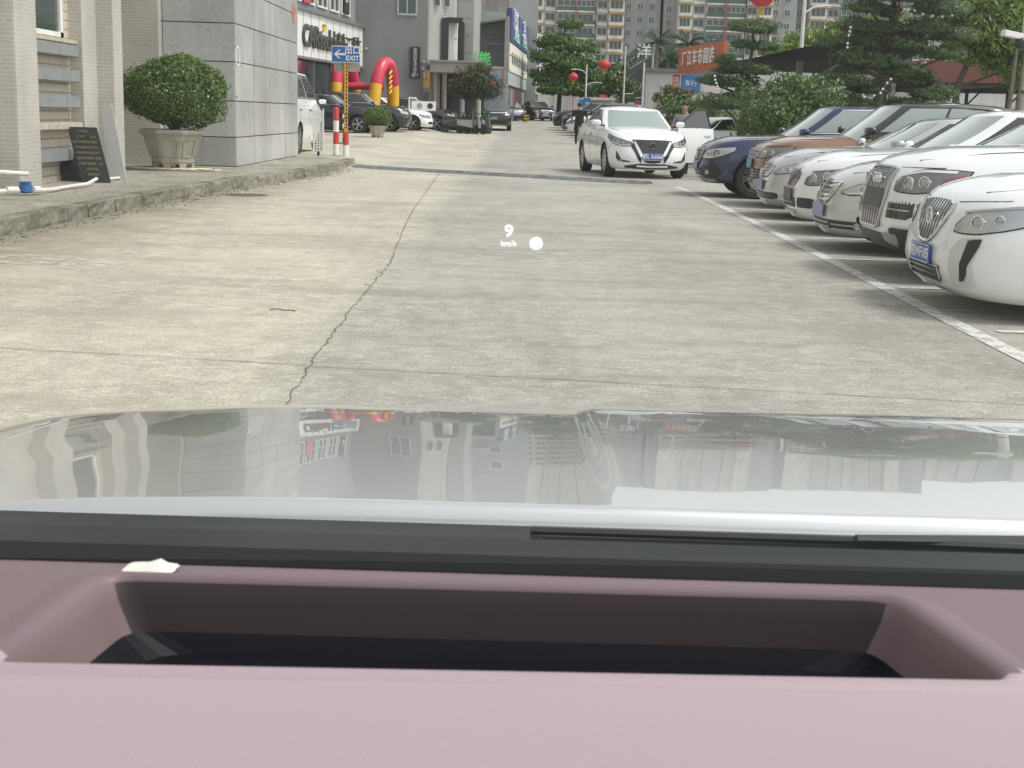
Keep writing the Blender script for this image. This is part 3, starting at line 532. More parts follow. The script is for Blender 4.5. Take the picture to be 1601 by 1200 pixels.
MB().bb(3.6, 12, -15.2, -14, -.6, 3.6).build('wing_wall', M_wht, wbd); MB().bb(2.3, 6.4, -4.2, -3.0, -.6, 3.4).build('wing_wall', M_wht, wbd)
for k, (x, c, tx) in enumerate(((1.55, (.42, .05, .07), '店\n招'), (2.15, (.04, .17, .42), '车行'), )):
    o = MB().bb(x, x+(.5 if k == 0 else 1.4), -4.45, -4.35, 2.4-.1*k, 3.6).build('shop_sign', mat('shop_sign%d' % k, c, .5), wbd); text(tx, .45, M_white, o, (x+(.25 if k == 0 else .7), -4.46, 3.0), F_CAM, .01)
MB().bb(3.4, 5.4, -4.7, -4.35, 1.6, 1.95).build('yellow_awning', mat('awning_yellow', (.7, .42, .06), .5), wbd)
for k, ch in enumerate('洋车'): text(ch, 1.15, M_ltw, wbd, (-.2+k*3.2-(0 if k else 0), .2, 5.3-.3*k), F_CAM, .05, name='roof_letter')
gd = thing('awning_shop', 'dark grey gabled shop with slatted awning beyond the gate hut', 'building', (7.2, 106, .9))
M_dgrey = mat('charcoal_sheet', (.15, .155, .155), .6, noise=(.8, .1))
MB().prism([(.4, 0, 1.9), (2.5, -2, 2.2), (2.5, 6, 2.2), (.4, 6, 1.9)], [(.4, 0, 3.7), (2.45, -2, 5.0), (2.45, 6, 5.0), (.4, 6, 3.7)]).build('gable', M_dgrey, gd); MB().prism([(.4, 0, -.4), (2.5, -2, -.4), (2.5, 6, -.4), (.4, 6, -.4)], [(.4, 0, 1.88), (2.5, -2, 2.18), (2.5, 6, 2.18), (.4, 6, 1.88)]).build('wall', mat('shop_wall', (.2, .19, .185), .7), gd)
for k in range(9): MB().tube([(.3+k*.24, -.3-.2*k, 2.9+.12*k), (-.35+k*.24, -2.2-.2*k, 1.7+.1*k)], .05, 5).build('awning_slat', M_dgrey, gd)
text('洗', 1.0, M_black, gd, (.8, -.6, 3.2), F_CAM, .02); MB().tube([(2.62, -2.3, -.4), (2.62, -2.3, 5.3)], .09, 8).build('corner_post', mat('post_grey', (.35, .35, .34), .6), gd)
o = MB().bb(1.35, 1.75, -3.1, -3.0, .2, 1.75).build('standing_banner', mat('shop_sign0', (.42, .05, .07), .5), gd); text('洗\n车', .34, M_white, o, (1.55, -3.12, 1.1), F_CAM, .01)
MB().bb(.85, 1.3, -3.3, -2.6, -.4, 1.6).build('white_cabinet', M_white, gd)
hut = thing('gate_hut', 'small flat roofed guard hut beside the blue sign on lamp post', 'hut', (4.75, 96, .75))
MB().bb(0, 1.7, 0, 1.8, 0, 1.75).build('wall', mat('hut_wall', (.30, .29, .26), .6, noise=(2, .1)), hut); MB().bb(-.15, 1.85, -.2, 2, 1.75, 1.95).build('roof', mat('hut_roof', (.5, .48, .42), .6), hut, bevel=.02); o = MB().bb(.15, 1.4, -.04, -.005, .7, 1.6).build('window', M_agl, hut)
MB().bb(.8, 1.3, .3, .8, 1.95, 2.15).build('roof_light', mat('shop_sign0', (.42, .05, .07), .5), hut)
# distant red roofs on the right
M_redr = mat('red_roof_band', (.15, .05, .042), .6, noise=(.5, .1))
for (x, y, wd, z, lb) in ((26.6, 92, 6.5, 4.9, 'low white hall with dark red parapet beyond the car park'), (20.2, 118, 5, 6.9, 'small house with red tiled roof behind the cloud pruned tree')):
    t = thing('low_hall' if wd > 6 else 'red_roof_house', lb, 'building', (x, y, 1)); MB().bb(0, wd, 0, 8, -.8, z-1.8).build('wall', M_wht, t)
    if wd > 6: MB().bb(-.1, wd+.1, -.15, 8, z-1.8, z-.2).build('parapet', M_redr, t)
    else: MB().prism([(-.3, -.3, z-1.8), (wd+.3, -.3, z-1.8), (wd+.3, 8, z-1.8), (-.3, 8, z-1.8)], [(wd/2-.5, 3, z-.5), (wd/2+.5, 3, z-.5), (wd/2+.5, 5, z-.5), (wd/2-.5, 5, z-.5)]).build('roof', M_redr, t)
# car park canopies
M_can = mat('canopy_dark', (.022, .024, .028), .9, spec=.1); M_post = mat('galvanised_post', (.30, .31, .32), .5, noise=(4, .15))
cp = thing('carport', 'dark sheet carport roof rising behind the trimmed tree', 'carport', (6.5, 38, 0))
MB().prism([(0, 4, 2.98), (1.2, -3.5, 3.18), (3.6, -3.5, 3.18), (4.6, 6, 2.9), (2, 6, 2.9)], [(0, 4, 3.10), (1.2, -3.5, 3.34), (3.6, -3.5, 3.34), (4.6, 6, 3.0), (2, 6, 3.0)]).build('roof', M_can, cp)
for k in range(5): MB().tube([(1.3+k*.5, -3.3, 3.36), (1.6+k*.6, 5.5, 3.03)], .025, 4).build('roof_rib', M_can, cp)
for (x, y) in ((1.35, 1), (3.6, 1)): MB().box((x, y, 1.5), (.16, .16, 3.1)).build('post', M_post, cp); MB().tube([(x, y, 2.3), (x+1, y-1, 3.05)], .05, 6).build('strut', M_post, cp)
cp = thing('carport', 'long low carport on slender dark posts at the back right', 'carport', (15.5, 60, .3))
MB().prism([(0, 0, 2.75), (12, 0, 2.95), (12, 6, 2.75), (0, 6, 2.6)], [(0, 0, 2.9), (12, 0, 3.1), (12, 6, 2.9), (0, 6, 2.75)]).build('roof', M_can, cp)
for k in range(7): MB().box((.5+k*1.8, .5, 1.4), (.12, .12, 2.9)).build('post', M_can, cp); MB().tube([(.5+k*1.8, .5, 2.0), (1.2+k*1.8, .5, 2.75)], .04, 5).build('strut', M_can, cp)
for (x, y, lb) in ((11.4, 38, 'galvanised post with diagonal brace standing by the mango tree side'), (9.7, 36, 'galvanised post with diagonal brace against the big podocarp trunk')): t = thing('braced_post', lb, 'post', (x, y, 0), group='braced posts between the trimmed trees'); MB().box((0, 0, 1.3), (.14, .14, 2.6)).build('post', M_post, t); MB().tube([(0, 0, 2.3), (-.9, .2, 3.0)], .05, 6).build('brace', M_post, t)
# boundary wall and hall behind car park
t = thing('boundary_wall', 'long pale boundary wall behind the car park carports', 'wall', (6, 72, .4)); MB().bb(2, 60, 0, .3, -.3, 1.9).build('wall', mat('grey_wash', (.34, .34, .33), .8, noise=(.6, .15)), t); MB().bb(2, 60, -.05, .35, 1.9, 2.0).build('coping', M_trim, t)
# ------------------------------------------------------------ cars
def paintm(name, col, metal=.0, rough=.35, coat=1): return mat('paint_'+name, col, rough, metal, coat)
M_cglass = mat('car_glass', (.26, .315, .295), .04, spec=.9, coat=1); M_cglassd = mat('car_glass_tinted', (.012, .014, .016), .05, spec=.8, coat=.6); M_chrome = mat('chrome', (.78, .78, .78), .12, 1); M_satin = mat('satin_silver', (.55, .56, .57), .3, .9)
M_cblk = mat('car_black_trim', (.014, .014, .016), .45); M_gblk = mat('car_gloss_black', (.01, .01, .012), .12, coat=.6); M_tyre = mat('tyre_rubber', (.022, .022, .023), .8, bump=(60, .2)); M_alloy = mat('alloy', (.48, .49, .50), .3, .85)
M_lamp = mat('lamp_housing', (.46, .47, .48), .15, .6, coat=1); M_lampd = mat('lamp_housing_dark', (.22, .225, .23), .15, .6, coat=1); M_lens = mat('lamp_lens', (.40, .42, .44), .06, .5, coat=1); M_drl = mat('lamp_strip', (.8, .82, .84), .2); M_amber = mat('lamp_red', (.30, .075, .075), .25, coat=1); M_seam = mat('panel_gap', (.03, .03, .03), .8)
M_pblue = mat('plate_blue', (.025, .10, .36), .4); M_pgreen = mat('plate_green', (.35, .62, .50), .4); M_pwhite = mat('plate_letter', (.8, .82, .84), .4); M_pblk = mat('plate_blackletter', (.03, .03, .03), .4); M_cover = mat('plate_cover_black', (.05, .05, .05), .4); M_lav = mat('plate_faded', (.30, .30, .50), .4)
ip = lambda v, tab: float(np.interp(v, [a for a, _ in tab], [b for _, b in tab]))
class Loft:
    """stacked plan outlines: superellipse nose and tail, straight sides; x forward (nose near 0), y left, z up"""
    def __init__(s, zb, zs, xf, xr, b, af, ar, nf=4., nr=4., spine=None, capin=.5, capr=.5, capp=2.):
        s.cache = {}; s.zb, s.zs, s.xf, s.xr, s.b, s.af, s.ar, s.nf, s.nr, s.spine, s.capin, s.capr, s.capp = zb, zs, xf, xr, b, af, ar, nf, nr, spine, capin, capr, capp
    def z(s, x, v): b = ip(x, s.zb); return b+v*(ip(x, s.zs)-b)
    def v_of(s, x, z): b = ip(x, s.zb); return (z-b)/max(.05, ip(x, s.zs)-b)
    def plan(s, v, F=18, S=18, Rr=12):
        xf, xr, b = ip(v, s.xf), ip(v, s.xr), ip(v, s.b); out = []
        q = np.linspace(0, 1, F)
        # even spread: angle parametrisation by arc length
        th_ = np.linspace(0, math.pi/2, 240); ex = s.af*np.cos(th_)**(2/s.nf); ey = b*np.sin(th_)**(2/s.nf); d = np.concatenate([[0], np.cumsum(np.hypot(np.diff(ex), np.diff(ey)))]); d /= d[-1]
        for k in q: out.append((xf-s.af+float(np.interp(k, d, ex)), float(np.interp(k, d, ey))))
        for k in np.linspace(0, 1, S+2)[1:-1]: out.append((xf-s.af+(xr+s.ar-(xf-s.af))*k, b))
        ex = s.ar*np.cos(th_)**(2/s.nr); ey = b*np.sin(th_)**(2/s.nr); d = np.concatenate([[0], np.cumsum(np.hypot(np.diff(ex), np.diff(ey)))]); d /= d[-1]
        for k in np.linspace(1, 0, Rr): out.append((xr+s.ar-float(np.interp(k, d, ex)), float(np.interp(k, d, ey))))
        return out
    def wrap(s, a, z, off=0):
        """a = arc length from nose centre along the plan outline (sign = side)"""
        v = .5; sg = 1 if a >= 0 else -1; a = abs(a)
        for _ in range(4):
            b, xf = ip(v, s.b), ip(v, s.xf); kb = round(b, 3)
            if kb not in s.cache:
                th_ = np.linspace(0, math.pi/2, 120); ex = s.af*np.cos(th_)**(2/s.nf); ey = kb*np.sin(th_)**(2/s.nf); s.cache[kb] = (np.concatenate([[0], np.cumsum(np.hypot(np.diff(ex), np.diff(ey)))]), ex, ey)
            d, ex, ey = s.cache[kb]
            if a <= d[-1]: x, y = xf-s.af+float(np.interp(a, d, ex)), float(np.interp(a, d, ey))
            else: x, y = xf-s.af-(a-d[-1]), b
            v = max(0, min(1, s.v_of(x, z)))
        return (x, y*sg, z)
    def side(s, x, z, sg=1):
        v = .5
        for _ in range(3): v = max(0, min(1, s.v_of(x, z))); b, xf, xr = ip(v, s.b), ip(v, s.xf), ip(v, s.xr)
        y = b; c0 = xf-s.af; c1 = xr+s.ar
        if x > c0: y = b*max(0, 1-((x-c0)/s.af)**s.nf)**(1/s.nf)
        if x < c1: y = b*max(0, 1-((c1-x)/s.ar)**s.nr)**(1/s.nr)
        return (x, sg*y, z)
    def top(s, x, f):
        """point on the cap: f=0 centre spine, f=1 shoulder edge"""
        p = s.side(x, ip(x, s.zs)); zc = ip(x, s.spine); e = 1-abs(f)
        return (x, p[1]*f, p[2]+(zc-p[2])*(1-(1-e)**s.capp))
    def mesh(s, mb, vs_=(0, .08, .2, .35, .5, .65, .8, .9, .96, 1)):
        rows = []
        for v in vs_: rows.append([(x, y, s.z(x, v)) for x, y in s.plan(v)])
        T = rows[-1]; lim = ip(1, s.xf)-s.capin; limr = ip(1, s.xr)+s.capr
        for e in (.04, .09, .14, .2, .3, .45, .68, 1.):
            r = []
            for (x, y, z) in T:
                cx = max(limr, min(lim, x)); zc = ip(cx, s.spine); r.append((x+(cx-x)*e, y*(1-e), z+(zc-z)*(1-(1-e)**s.capp)))
            rows.append(r)
        mb.grid(rows); mb.grid([[(x, -y, z) for (x, y, z) in r] for r in rows][::-1])
        b0 = rows[0]; mb.poly([(x, y, z) for x, y, z in b0]+[(x, -y, z) for x, y, z in b0[::-1][1:-1]]); return mb
def patch(P, off, skirt=.012):
    """thin raised plate over a grid of surface points, edges returned to the surface"""
    A = np.array(P, float); du = np.gradient(A, axis=0); dv = np.gradient(A, axis=1); nrm = np.cross(du, dv); nrm /= np.linalg.norm(nrm, axis=2, keepdims=True)+1e-9
    cen = np.array([np.mean(A[:, :, 0])-1.6, 0, .55]); sgn = np.sign(np.sum(nrm*(A-cen), axis=2).mean()) or 1; nrm *= sgn
    T = A+nrm*off; B_ = A+nrm*(off-skirt); mb = MB(); a, b = A.shape[:2]
    full = np.empty((a+2, b+2, 3)); full[1:-1, 1:-1] = T; full[0, 1:-1] = B_[0]; full[-1, 1:-1] = B_[-1]; full[1:-1, 0] = B_[:, 0]; full[1:-1, -1] = B_[:, -1]
    full[0, 0] = B_[0, 0]; full[0, -1] = B_[0, -1]; full[-1, 0] = B_[-1, 0]; full[-1, -1] = B_[-1, -1]
    mb.grid(full.tolist()); return mb
def lin(a, b, n): return [a+(b-a)*k/(n-1) for k in range(n)]
def fpatch(L, cols, rows=5, n=None):
    """cols: [(s, z0, z1)...] along the outline"""
    if n is None: n = max(6, int(abs(cols[-1][0]-cols[0][0])/.05))
    ss = lin(cols[0][0], cols[-1][0], n); c0 = [c[0] for c in cols]
    return [[L.wrap(s_, z) for z in lin(float(np.interp(s_, c0, [c[1] for c in cols])), float(np.interp(s_, c0, [c[2] for c in cols])), rows)] for s_ in ss]
WHEELS = {}
def wheel_meshes(r, wd, style, mt):
    key = (r, wd, style, mt.name)
    if key in WHEELS: return WHEELS[key]
    ri = r*.68; t = MB().lathe([(ri*.9, -wd/2+.03), (ri, -wd/2+.01), (r*.93, -wd/2), (r*.985, -wd/2+.025), (r, -wd/2+.05), (r, wd/2-.05), (r*.985, wd/2-.025), (r*.93, wd/2), (ri, wd/2-.01)], 32, axis='Y', cap=False).mesh('tyre', True, merge=True); t.materials.append(M_tyre)
    m_ = MB().lathe([(ri, wd/2-.012), (ri*.95, wd/2-.014), (ri*.93, wd/2-.05), (ri*.92, -wd/2)], 32, axis='Y', cap=False); n = {'five': 5, 'ten': 10, 'seven': 7}[style]
    for k in range(n):
        a = 2*math.pi*k/n
        for da in ((-.14, .14) if n == 5 else (0,)):
            c = Vector((math.cos(a+da*.4), 0, math.sin(a+da*.4))); e = Vector((math.cos(a+da), 0, math.sin(a+da))); p = Vector((-e.z, 0, e.x))*(.022 if n > 5 else .02)
            q = [c*ri*.2-p, e*ri*.95-p*.9, e*ri*.95+p*.9, c*ri*.2+p]; m_.prism([(v.x, wd/2-.05, v.z) for v in q], [(v.x, wd/2-.014-.012*(i in (0, 3)), v.z) for i, v in enumerate(q)])
    m_.lathe([(ri*.24, wd/2-.05), (ri*.24, wd/2-.018), (ri*.15, wd/2-.012), (0, wd/2-.012)], 16, axis='Y'); rm = m_.mesh('rim', True, fix=True); rm.materials.append(mt)
    dk = MB().lathe([(ri*.62, wd/2-.09), (0, wd/2-.09)], 20, axis='Y').lathe([(ri*.93, wd/2-.12), (0, wd/2-.12)], 20, axis='Y').mesh('brake_disc', fix=True); dk.materials.append(M_cblk)
    WHEELS[key] = (t, rm, dk); return WHEELS[key]
def make_car(label, sp, nose, yaw, group=None, body_name='car'):
    """nose: world point under the nose centre; yaw: heading of the nose (radians, 0 = +X)"""
    t = thing(body_name, label, sp.get('cat', 'car'), nose, yaw, group)
    L, W, H_ = sp['L'], sp['W']/2, sp['H']; g0 = sp.get('gc', .2); pm = sp['paint']; nz = sp['nz']      # nz: bonnet edge height at nose
    cow = sp['cowl']; czh = sp['cowl_z']; belt = sp.get('belt', czh); rearz = sp.get('rear_z', belt)
    zs = [(-L, rearz-.06), (-L+.25, rearz), (-cow-1.2, belt), (-cow, czh-.035), (-cow*.5, (nz+czh)/2+.0), (-.25, nz+.015), (0, nz-.03)]
    spine = [(-L, rearz), (-L+.4, rearz+.03), (-cow-1, belt+.06), (-cow, czh+.02), (-cow*.5, (nz+czh)/2+.065), (-.3, nz+.06), (-.1, nz+.02), (0, nz)]
    body = Loft([(-L, g0+.06), (-L+.6, g0), (-.7, g0), (0, sp.get('chin', g0))], sorted(zs), sp['xf'], [(0, -L+.1), (.3, -L), (.7, -L+.03), (1, -L+.12)],
                [(0, W*.9), (.12, W*.965), (.35, W*.995), (.6, W), (.82, W*.975), (1, W*.9)], sp.get('af', 1.1), .7, sp.get('nf', 3.6), 4., sorted(spine), .55, .4)
    mb = body.mesh(MB()); r = sp.get('wr', .33); me = mb.mesh('body', merge=True); o = mobj('body', me, [pm, M_cblk], t); ax = (-sp.get('fo', .88), -sp.get('fo', .88)-sp.get('wb', 2.7))
    cut = MB()
    for x in ax:
        for sg in (-1, 1): cut.lathe([(r+.055, -.17), (r+.055, .3)], 28, c=(x, sg*(W-.13) if sg > 0 else -(W-.13)-.13, r), axis='Y')
    cm = cut.mesh('cut', fix=True); cm.materials.append(pm); cm.materials.append(M_cblk); co = mobj('cut', cm); co.matrix_world = t.matrix_world
    for p in cm.polygons: p.material_index = 1
    md = o.modifiers.new('b', 'BOOLEAN'); md.object = co; md.solver = 'EXACT'; md.material_mode = 'INDEX' if False else 'INDEX'
    o.parent = None; co.matrix_world = Matrix(); dg = bpy.context.evaluated_depsgraph_get(); me2 = bpy.data.meshes.new_from_object(o.evaluated_get(dg)); o.modifiers.clear(); o.data = me2; o.parent = t; bpy.data.objects.remove(co)
    me2.polygons.foreach_set('use_smooth', [True]*len(me2.polygons)); me2.set_sharp_from_angle(angle=R(50))
    for x in ax:
        for sg in (1, -1):
            a, b_, c_ = wheel_meshes(r, sp.get('ww', .22), sp.get('rim', 'five'), sp.get('rimm', M_alloy)); e = bpy.data.objects.new('wheel', None); C.objects.link(e); e.parent = t; e.location = (x, sg*(W-.125), r); e.rotation_euler = (0, 0, 0 if sg > 0 else math.pi); e.empty_display_size = .1
            for nm, q in (('tyre', a), ('rim', b_), ('brake_disc', c_)): mobj(nm, q, None, e)
    # greenhouse
    gx = sp['gx']      # [(t, xf)], windscreen rake; gr: [(t, xr)]
    gw = W*.93; zr = H_
    gh = Loft([(-L, belt-.05), (-cow-.9, belt-.05), (-cow, czh-.06), (0, czh-.06)], sorted([(-L, zr-sp.get('rdrop', .12)), (sp['gr'][-1][1]+.2, zr-.09), ((gx[-1][1]+sp['gr'][-1][1])/2, zr-.05), (gx[-1][1]-.1, zr-.07), (gx[-1][1]+.2, zr-.10), (0, zr-.12)]),
              gx, sp['gr'], [(0, gw), (.5, gw*.92), (.85, gw*.83), (1, gw*.77)], .55, .5, 3., 3.2, sorted([(-L, zr-.1), (sp['gr'][-1][1], zr-.05), ((gx[-1][1]+sp['gr'][-1][1])/2, zr), (gx[-1][1], zr-.045), (0, zr-.1)]), .3, .3)
    ro = gh.mesh(MB(), (0, .15, .3, .45, .6, .75, .88, .95, 1)).build('roof', sp.get('roofm', pm), t, smooth=True, merge=True, angle=50)
    def gpt(u, tt, off=0):        # windscreen point, u in -1..1
        xf, b_ = ip(tt, gh.xf), ip(tt, gh.b); y = b_*u*.84; x = xf-gh.af+gh.af*(1-abs(y/b_)**gh.nf)**(1/gh.nf); return (x, y, gh.z(x, tt))
    patch([[gpt(u, tt) for tt in lin(.05, .95, 8)] for u in lin(-1, 1, 17)], .006).build('windscreen', sp.get('wsm', M_cglass), t, smooth=True, angle=60)
    sg_m = sp.get('sidem', M_cglassd)
    for sg in (1, -1):
        def sp_(f, tt): xf, xr = ip(tt, gh.xf)-.30, ip(tt, gh.xr)+.28; x = xf+(xr-xf)*f; return gh.side(x, gh.z(x, tt), sg)
        for k, (f0, f1) in enumerate(sp.get('win', ((0, .40), (.43, .80), (.84, 1)))):
            lo, hi = (.26, .90)
            q = patch([[sp_(f, tt) for tt in lin(lo, hi, 6)] for f in lin(f0, f1, 8)], .005).build('side_window', sg_m, t, smooth=True, angle=60)
        for tt in (.23, .92): patch([[sp_(f, tt+d) for d in (-.012, .012)] for f in lin(-.01, 1.01, 16)], .009).build('window_trim', sp.get('trim', M_chrome), t)
        # panel gaps and handles
        for f in (.01, .42, .80):
            x = ip(.2, gh.xf)-.3+(ip(.2, gh.xr)+.28-(ip(.2, gh.xf)-.3))*f
            patch([[body.side(x+d, z, sg) for d in (-.004, .004)] for z in lin(g0+.12, belt-.09, 9)], .0015, .004).build('door_gap', M_seam, t)
        for f in (.37, .75): x = ip(.2, gh.xf)-.3+(ip(.2, gh.xr)+.28-(ip(.2, gh.xf)-.3))*f; patch([[body.side(x+d, belt-.16+e, sg) for d in (-.09, 0, .09)] for e in (-.014, .014)], .022, .03).build('door_handle', sp.get('trim', M_chrome), t, smooth=True)
        mx = -cow-.28; my = W*.93; q = MB().sup((mx, sg*(my+.12), belt+.085), (.062, .105, .06), .6, shear=-.4*sg).build('mirror', sp.get('mirm', pm), t, smooth=True, angle=80); MB().tube([(mx, sg*(my-.08), belt+.02), (mx, sg*(my+.05), belt+.06)], .025, 6).build('mirror_stalk', M_cblk, q)
    # bonnet gap line
    hw = sp.get('hood_f', .86)
    for sg in (1, -1): patch([[body.top(x, sg*(hw+d)) for d in (-.0035, .0035)] for x in lin(-.25, -cow+.05, 16)], .005, .008).build('bonnet_gap', M_seam, t)
    # bumper seams
    for sg in (1, -1): patch([[body.side(-.42-.12*q+d, nz-.17-(nz-.62)*q, sg) for d in (-.0025, .0025)] for q in lin(0, 1, 8)], .003, .006).build('bumper_gap', M_seam, t)
    # front details
    def part(name, P, mt, off=.004, par=None, skirt=.012): return patch(P, off, skirt).build(name, mt, par or t, smooth=True, angle=40)
    both = lambda f: [f(1), f(-1)]
    cx = lambda cols, sg: [(c[0]*sg, c[1], c[2]) for c in (cols if sg > 0 else cols[::-1])]
    for (kind, name, mt_, cols, off, *rest) in sp.get('front', ()):
        if kind == 'c':      # centred, symmetric
            full = [(-c[0], c[1], c[2]) for c in cols[::-1] if c[0] > 0]+list(cols); P = fpatch(body, full, 7, max(13, int(full[-1][0]*2/.06)));  par = part(name, P, mt_, off)
            for ex in rest:
                if ex[0] == 'v':     # vertical slats
                    n = ex[1]; smax = cols[-1][0]
                    for k in range(n):
                        s_ = -smax+2*smax*(k+.5)/n; z0 = float(np.interp(abs(s_), [c[0] for c in cols], [c[1] for c in cols])); z1 = float(np.interp(abs(s_), [c[0] for c in cols], [c[2] for c in cols]))
                        part('slat', [[body.wrap(s_+d, z) for d in (-ex[3], ex[3])] for z in lin(z0+.01, z1-.01, 6)], ex[2], off+.014, par, .02)
                if ex[0] == 'h':
                    n = ex[1]
                    for k in range(n):
                        q = (k+.5)/n
                        part('slat', [[body.wrap(s_, z0+(z1-z0)*q+d) for d in (-ex[3], ex[3])] for (s_, z0, z1) in [(ss, float(np.interp(abs(ss), [c[0] for c in cols], [c[1] for c in cols])), float(np.interp(abs(ss), [c[0] for c in cols], [c[2] for c in cols]))) for ss in lin(-cols[-1][0]*.985, cols[-1][0]*.985, 17)]], ex[2], off+.014, par, .02)
                if ex[0] == 'rim':   # surround
                    c0 = [c[0] for c in full]; ol = [(s_, float(np.interp(s_, c0, [c[2] for c in full]))) for s_ in lin(full[0][0], full[-1][0], 19)]; lo_ = [(s_, float(np.interp(s_, c0, [c[1] for c in full]))) for s_ in lin(full[-1][0], full[0][0], 19)]
                    ed = lambda a, b, n=5: [(a[0]+(b[0]-a[0])*k/n, a[1]+(b[1]-a[1])*k/n) for k in range(1, n)]
                    path = ol+ed(ol[-1], lo_[0])+lo_+ed(lo_[-1], ol[0])+[ol[0]]
                    MB().tube([Vector(body.wrap(*p))+Vector((off+.006, 0, 0)) for p in path], ex[2], 6).build('surround', ex[1], par, smooth=True)
        elif kind == 'w':    # one on each side
            for sg in (1, -1):
                P = fpatch(body, cx(cols, sg), 6); par = part(name, P, mt_, off)
                if name == 'headlight': cc_ = [(c[0], c[1]-.009, c[2]+.009) for c in cols]; cc_[0] = (cc_[0][0]-.012, *cc_[0][1:]); cc_[-1] = (cc_[-1][0]+.014, *cc_[-1][1:]); part('lamp_gasket', fpatch(body, cx(cc_, sg), 6), M_seam, .003, par)
                for ex in rest:
                    if ex[0] == 'ball': 
                        p = body.wrap(sg*ex[1], ex[2]); nr = Vector(p)-Vector(body.wrap(sg*ex[1]*.97, ex[2])); rr = ex[3]
                        nx = Vector(body.wrap(sg*ex[1]+.02, ex[2]))-Vector(body.wrap(sg*ex[1]-.02, ex[2])); nn = Vector((nx.y, -nx.x, 0)).normalized(); nn = nn if nn.x > 0 else -nn
                        q = MB().sph((0, 0, 0), (rr*.22, rr*.85, rr*.85), 16, 8).build('projector', M_lens, par, smooth=True); q.location = Vector(p)+nn*off*1.0; q.rotation_euler = (0, 0, math.atan2(nn.y, nn.x)); MB().lathe([(rr*.82, -.008), (rr*1.08, 0), (rr*1.08, .006), (rr*.84, .008)], 18, axis='X', cap=False).build('bezel', ex[4] if len(ex) > 4 else M_chrome, q, smooth=True)
                    if ex[0] == 'strip': part('light_strip', fpatch(body, cx(ex[1], sg), 3), ex[2] if len(ex) > 2 else M_drl, off+.006, par)
                    if ex[0] == 'dots':
                        for k in range(ex[1]): s_ = cols[0][0]+(cols[-1][0]-cols[0][0])*(k+.5)/ex[1]; p = body.wrap(sg*s_, ex[2]); MB().sph((p[0]+.01, p[1], p[2]), .013, 8, 5).build('led', M_drl, par, smooth=True)
    pl_ = sp.get('plate')
    if pl_:
        txt, z, m1, m2, yo = pl_; p = body.wrap(yo, z); e = MB().box((p[0]+.022, yo, z), (.014, .44, .14)).build('number_plate', m1, t, bevel=.003)
        if txt: text(txt, .105, m2, e, (p[0]+.0295, yo, z), (R(90), 0, R(90)), .001, bold=.002)
        b_ = MB(); 
        for q in ((0, .44, .008, 1), ): b_.box((p[0]+.0295, yo, z+.062), (.003, .42, .005)); b_.box((p[0]+.0295, yo, z-.062), (.003, .42, .005)); b_.box((p[0]+.0295, yo-.211, z), (.003, .005, .12)); b_.box((p[0]+.0295, yo+.211, z), (.003, .005, .12))
        if txt: b_.build('plate_border', m2, e)
    bg_ = sp.get('badge')
    if bg_:
        kind, z = bg_; p = body.wrap(0, z); x = p[0]+.03; ring = lambda y, rr, zz=z, w_=.008: MB().tube([(x, y+rr*math.cos(a), zz+rr*math.sin(a)) for a in np.linspace(0, 2*math.pi, 25)], w_, 6)
        if kind == 'rings':
            for k in range(4): ring((k-1.5)*.062, .042).build('badge_ring', M_chrome, t, smooth=True)
        elif kind == 'bar': q = ring(0, .062).build('badge', M_chrome, t, smooth=True); MB().box((x+.004, 0, z), (.012, .15, .032)).build('badge_bar', M_chrome, q, bevel=.004)
        elif kind == 'oval': MB().tube([(x, .07*math.cos(a), z+.045*math.sin(a)) for a in np.linspace(0, 2*math.pi, 25)], .008, 6).build('badge', M_chrome, t, smooth=True); MB().tube([(x, -.05, z+.03), (x, 0, z-.03), (x, .05, z+.03)], .007, 6).build('badge_mark', M_chrome, t, smooth=True)
        elif kind == 'shield':
            q = ring(0, .058).build('badge', M_chrome, t, smooth=True)
            for k in (-.028, 0, .028): MB().box((x+.003, k, z-k*.3), (.01, .016, .055)).build('badge_shield', M_chrome, q, bevel=.003)
    return t, body, gh
# ------------------------------------------------------------ the parked row and moving cars
P_white = paintm('white', (.84, .86, .86), 0, .3); P_white2 = paintm('warm_white', (.82, .835, .83), 0, .3); P_silver = paintm('silver', (.55, .565, .56), .65, .32); P_champ = paintm('champagne', (.60, .605, .585), .5, .34); P_orange = paintm('copper', (.29, .15, .09), .4, .34); P_navy = paintm('navy', (.018, .03, .085), .35, .3); P_black = paintm('black', (.012, .014, .016), .1, .25); P_dgrey = paintm('dark_grey', (.06, .065, .07), .5, .3); P_ink = paintm('ink', (.02, .024, .038), .3, .28); P_brown = paintm('brown', (.10, .07, .055), .4, .3)
def sedan(**k):
    L = k.get('L', 4.8); cow = k.get('cowl', 1.35)
    d = dict(L=L, W=1.84, H=1.47, nz=.80, cowl=cow, cowl_z=.99, belt=.98, rear_z=1.02, paint=P_white, chin=.17, gc=.19,
             xf=[(0, -.10), (.12, -.03), (.3, 0), (.5, -.015), (.75, -.055), (.92, -.12), (1, -.20)], gx=[(0, -cow+.05), (1, -cow-.82)], gr=[(0, -L+.45), (1, -L+1.25)], wb=2.75, fo=.92, wr=.33); d.update(k); return d
def suv(**k):
    L = k.get('L', 4.75); cow = k.get('cowl', 1.35)
    d = dict(L=L, W=1.92, H=1.70, nz=.98, cowl=cow, cowl_z=1.14, belt=1.12, rear_z=1.12, paint=P_black, chin=.24, gc=.25,
             xf=[(0, -.12), (.15, -.04), (.35, 0), (.6, -.01), (.85, -.05), (.95, -.11), (1, -.18)], gx=[(0, -cow+.02), (1, -cow-.72)], gr=[(0, -L+.14), (1, -L+.55)], wb=2.75, fo=.92, wr=.37, rdrop=.1); d.update(k); return d
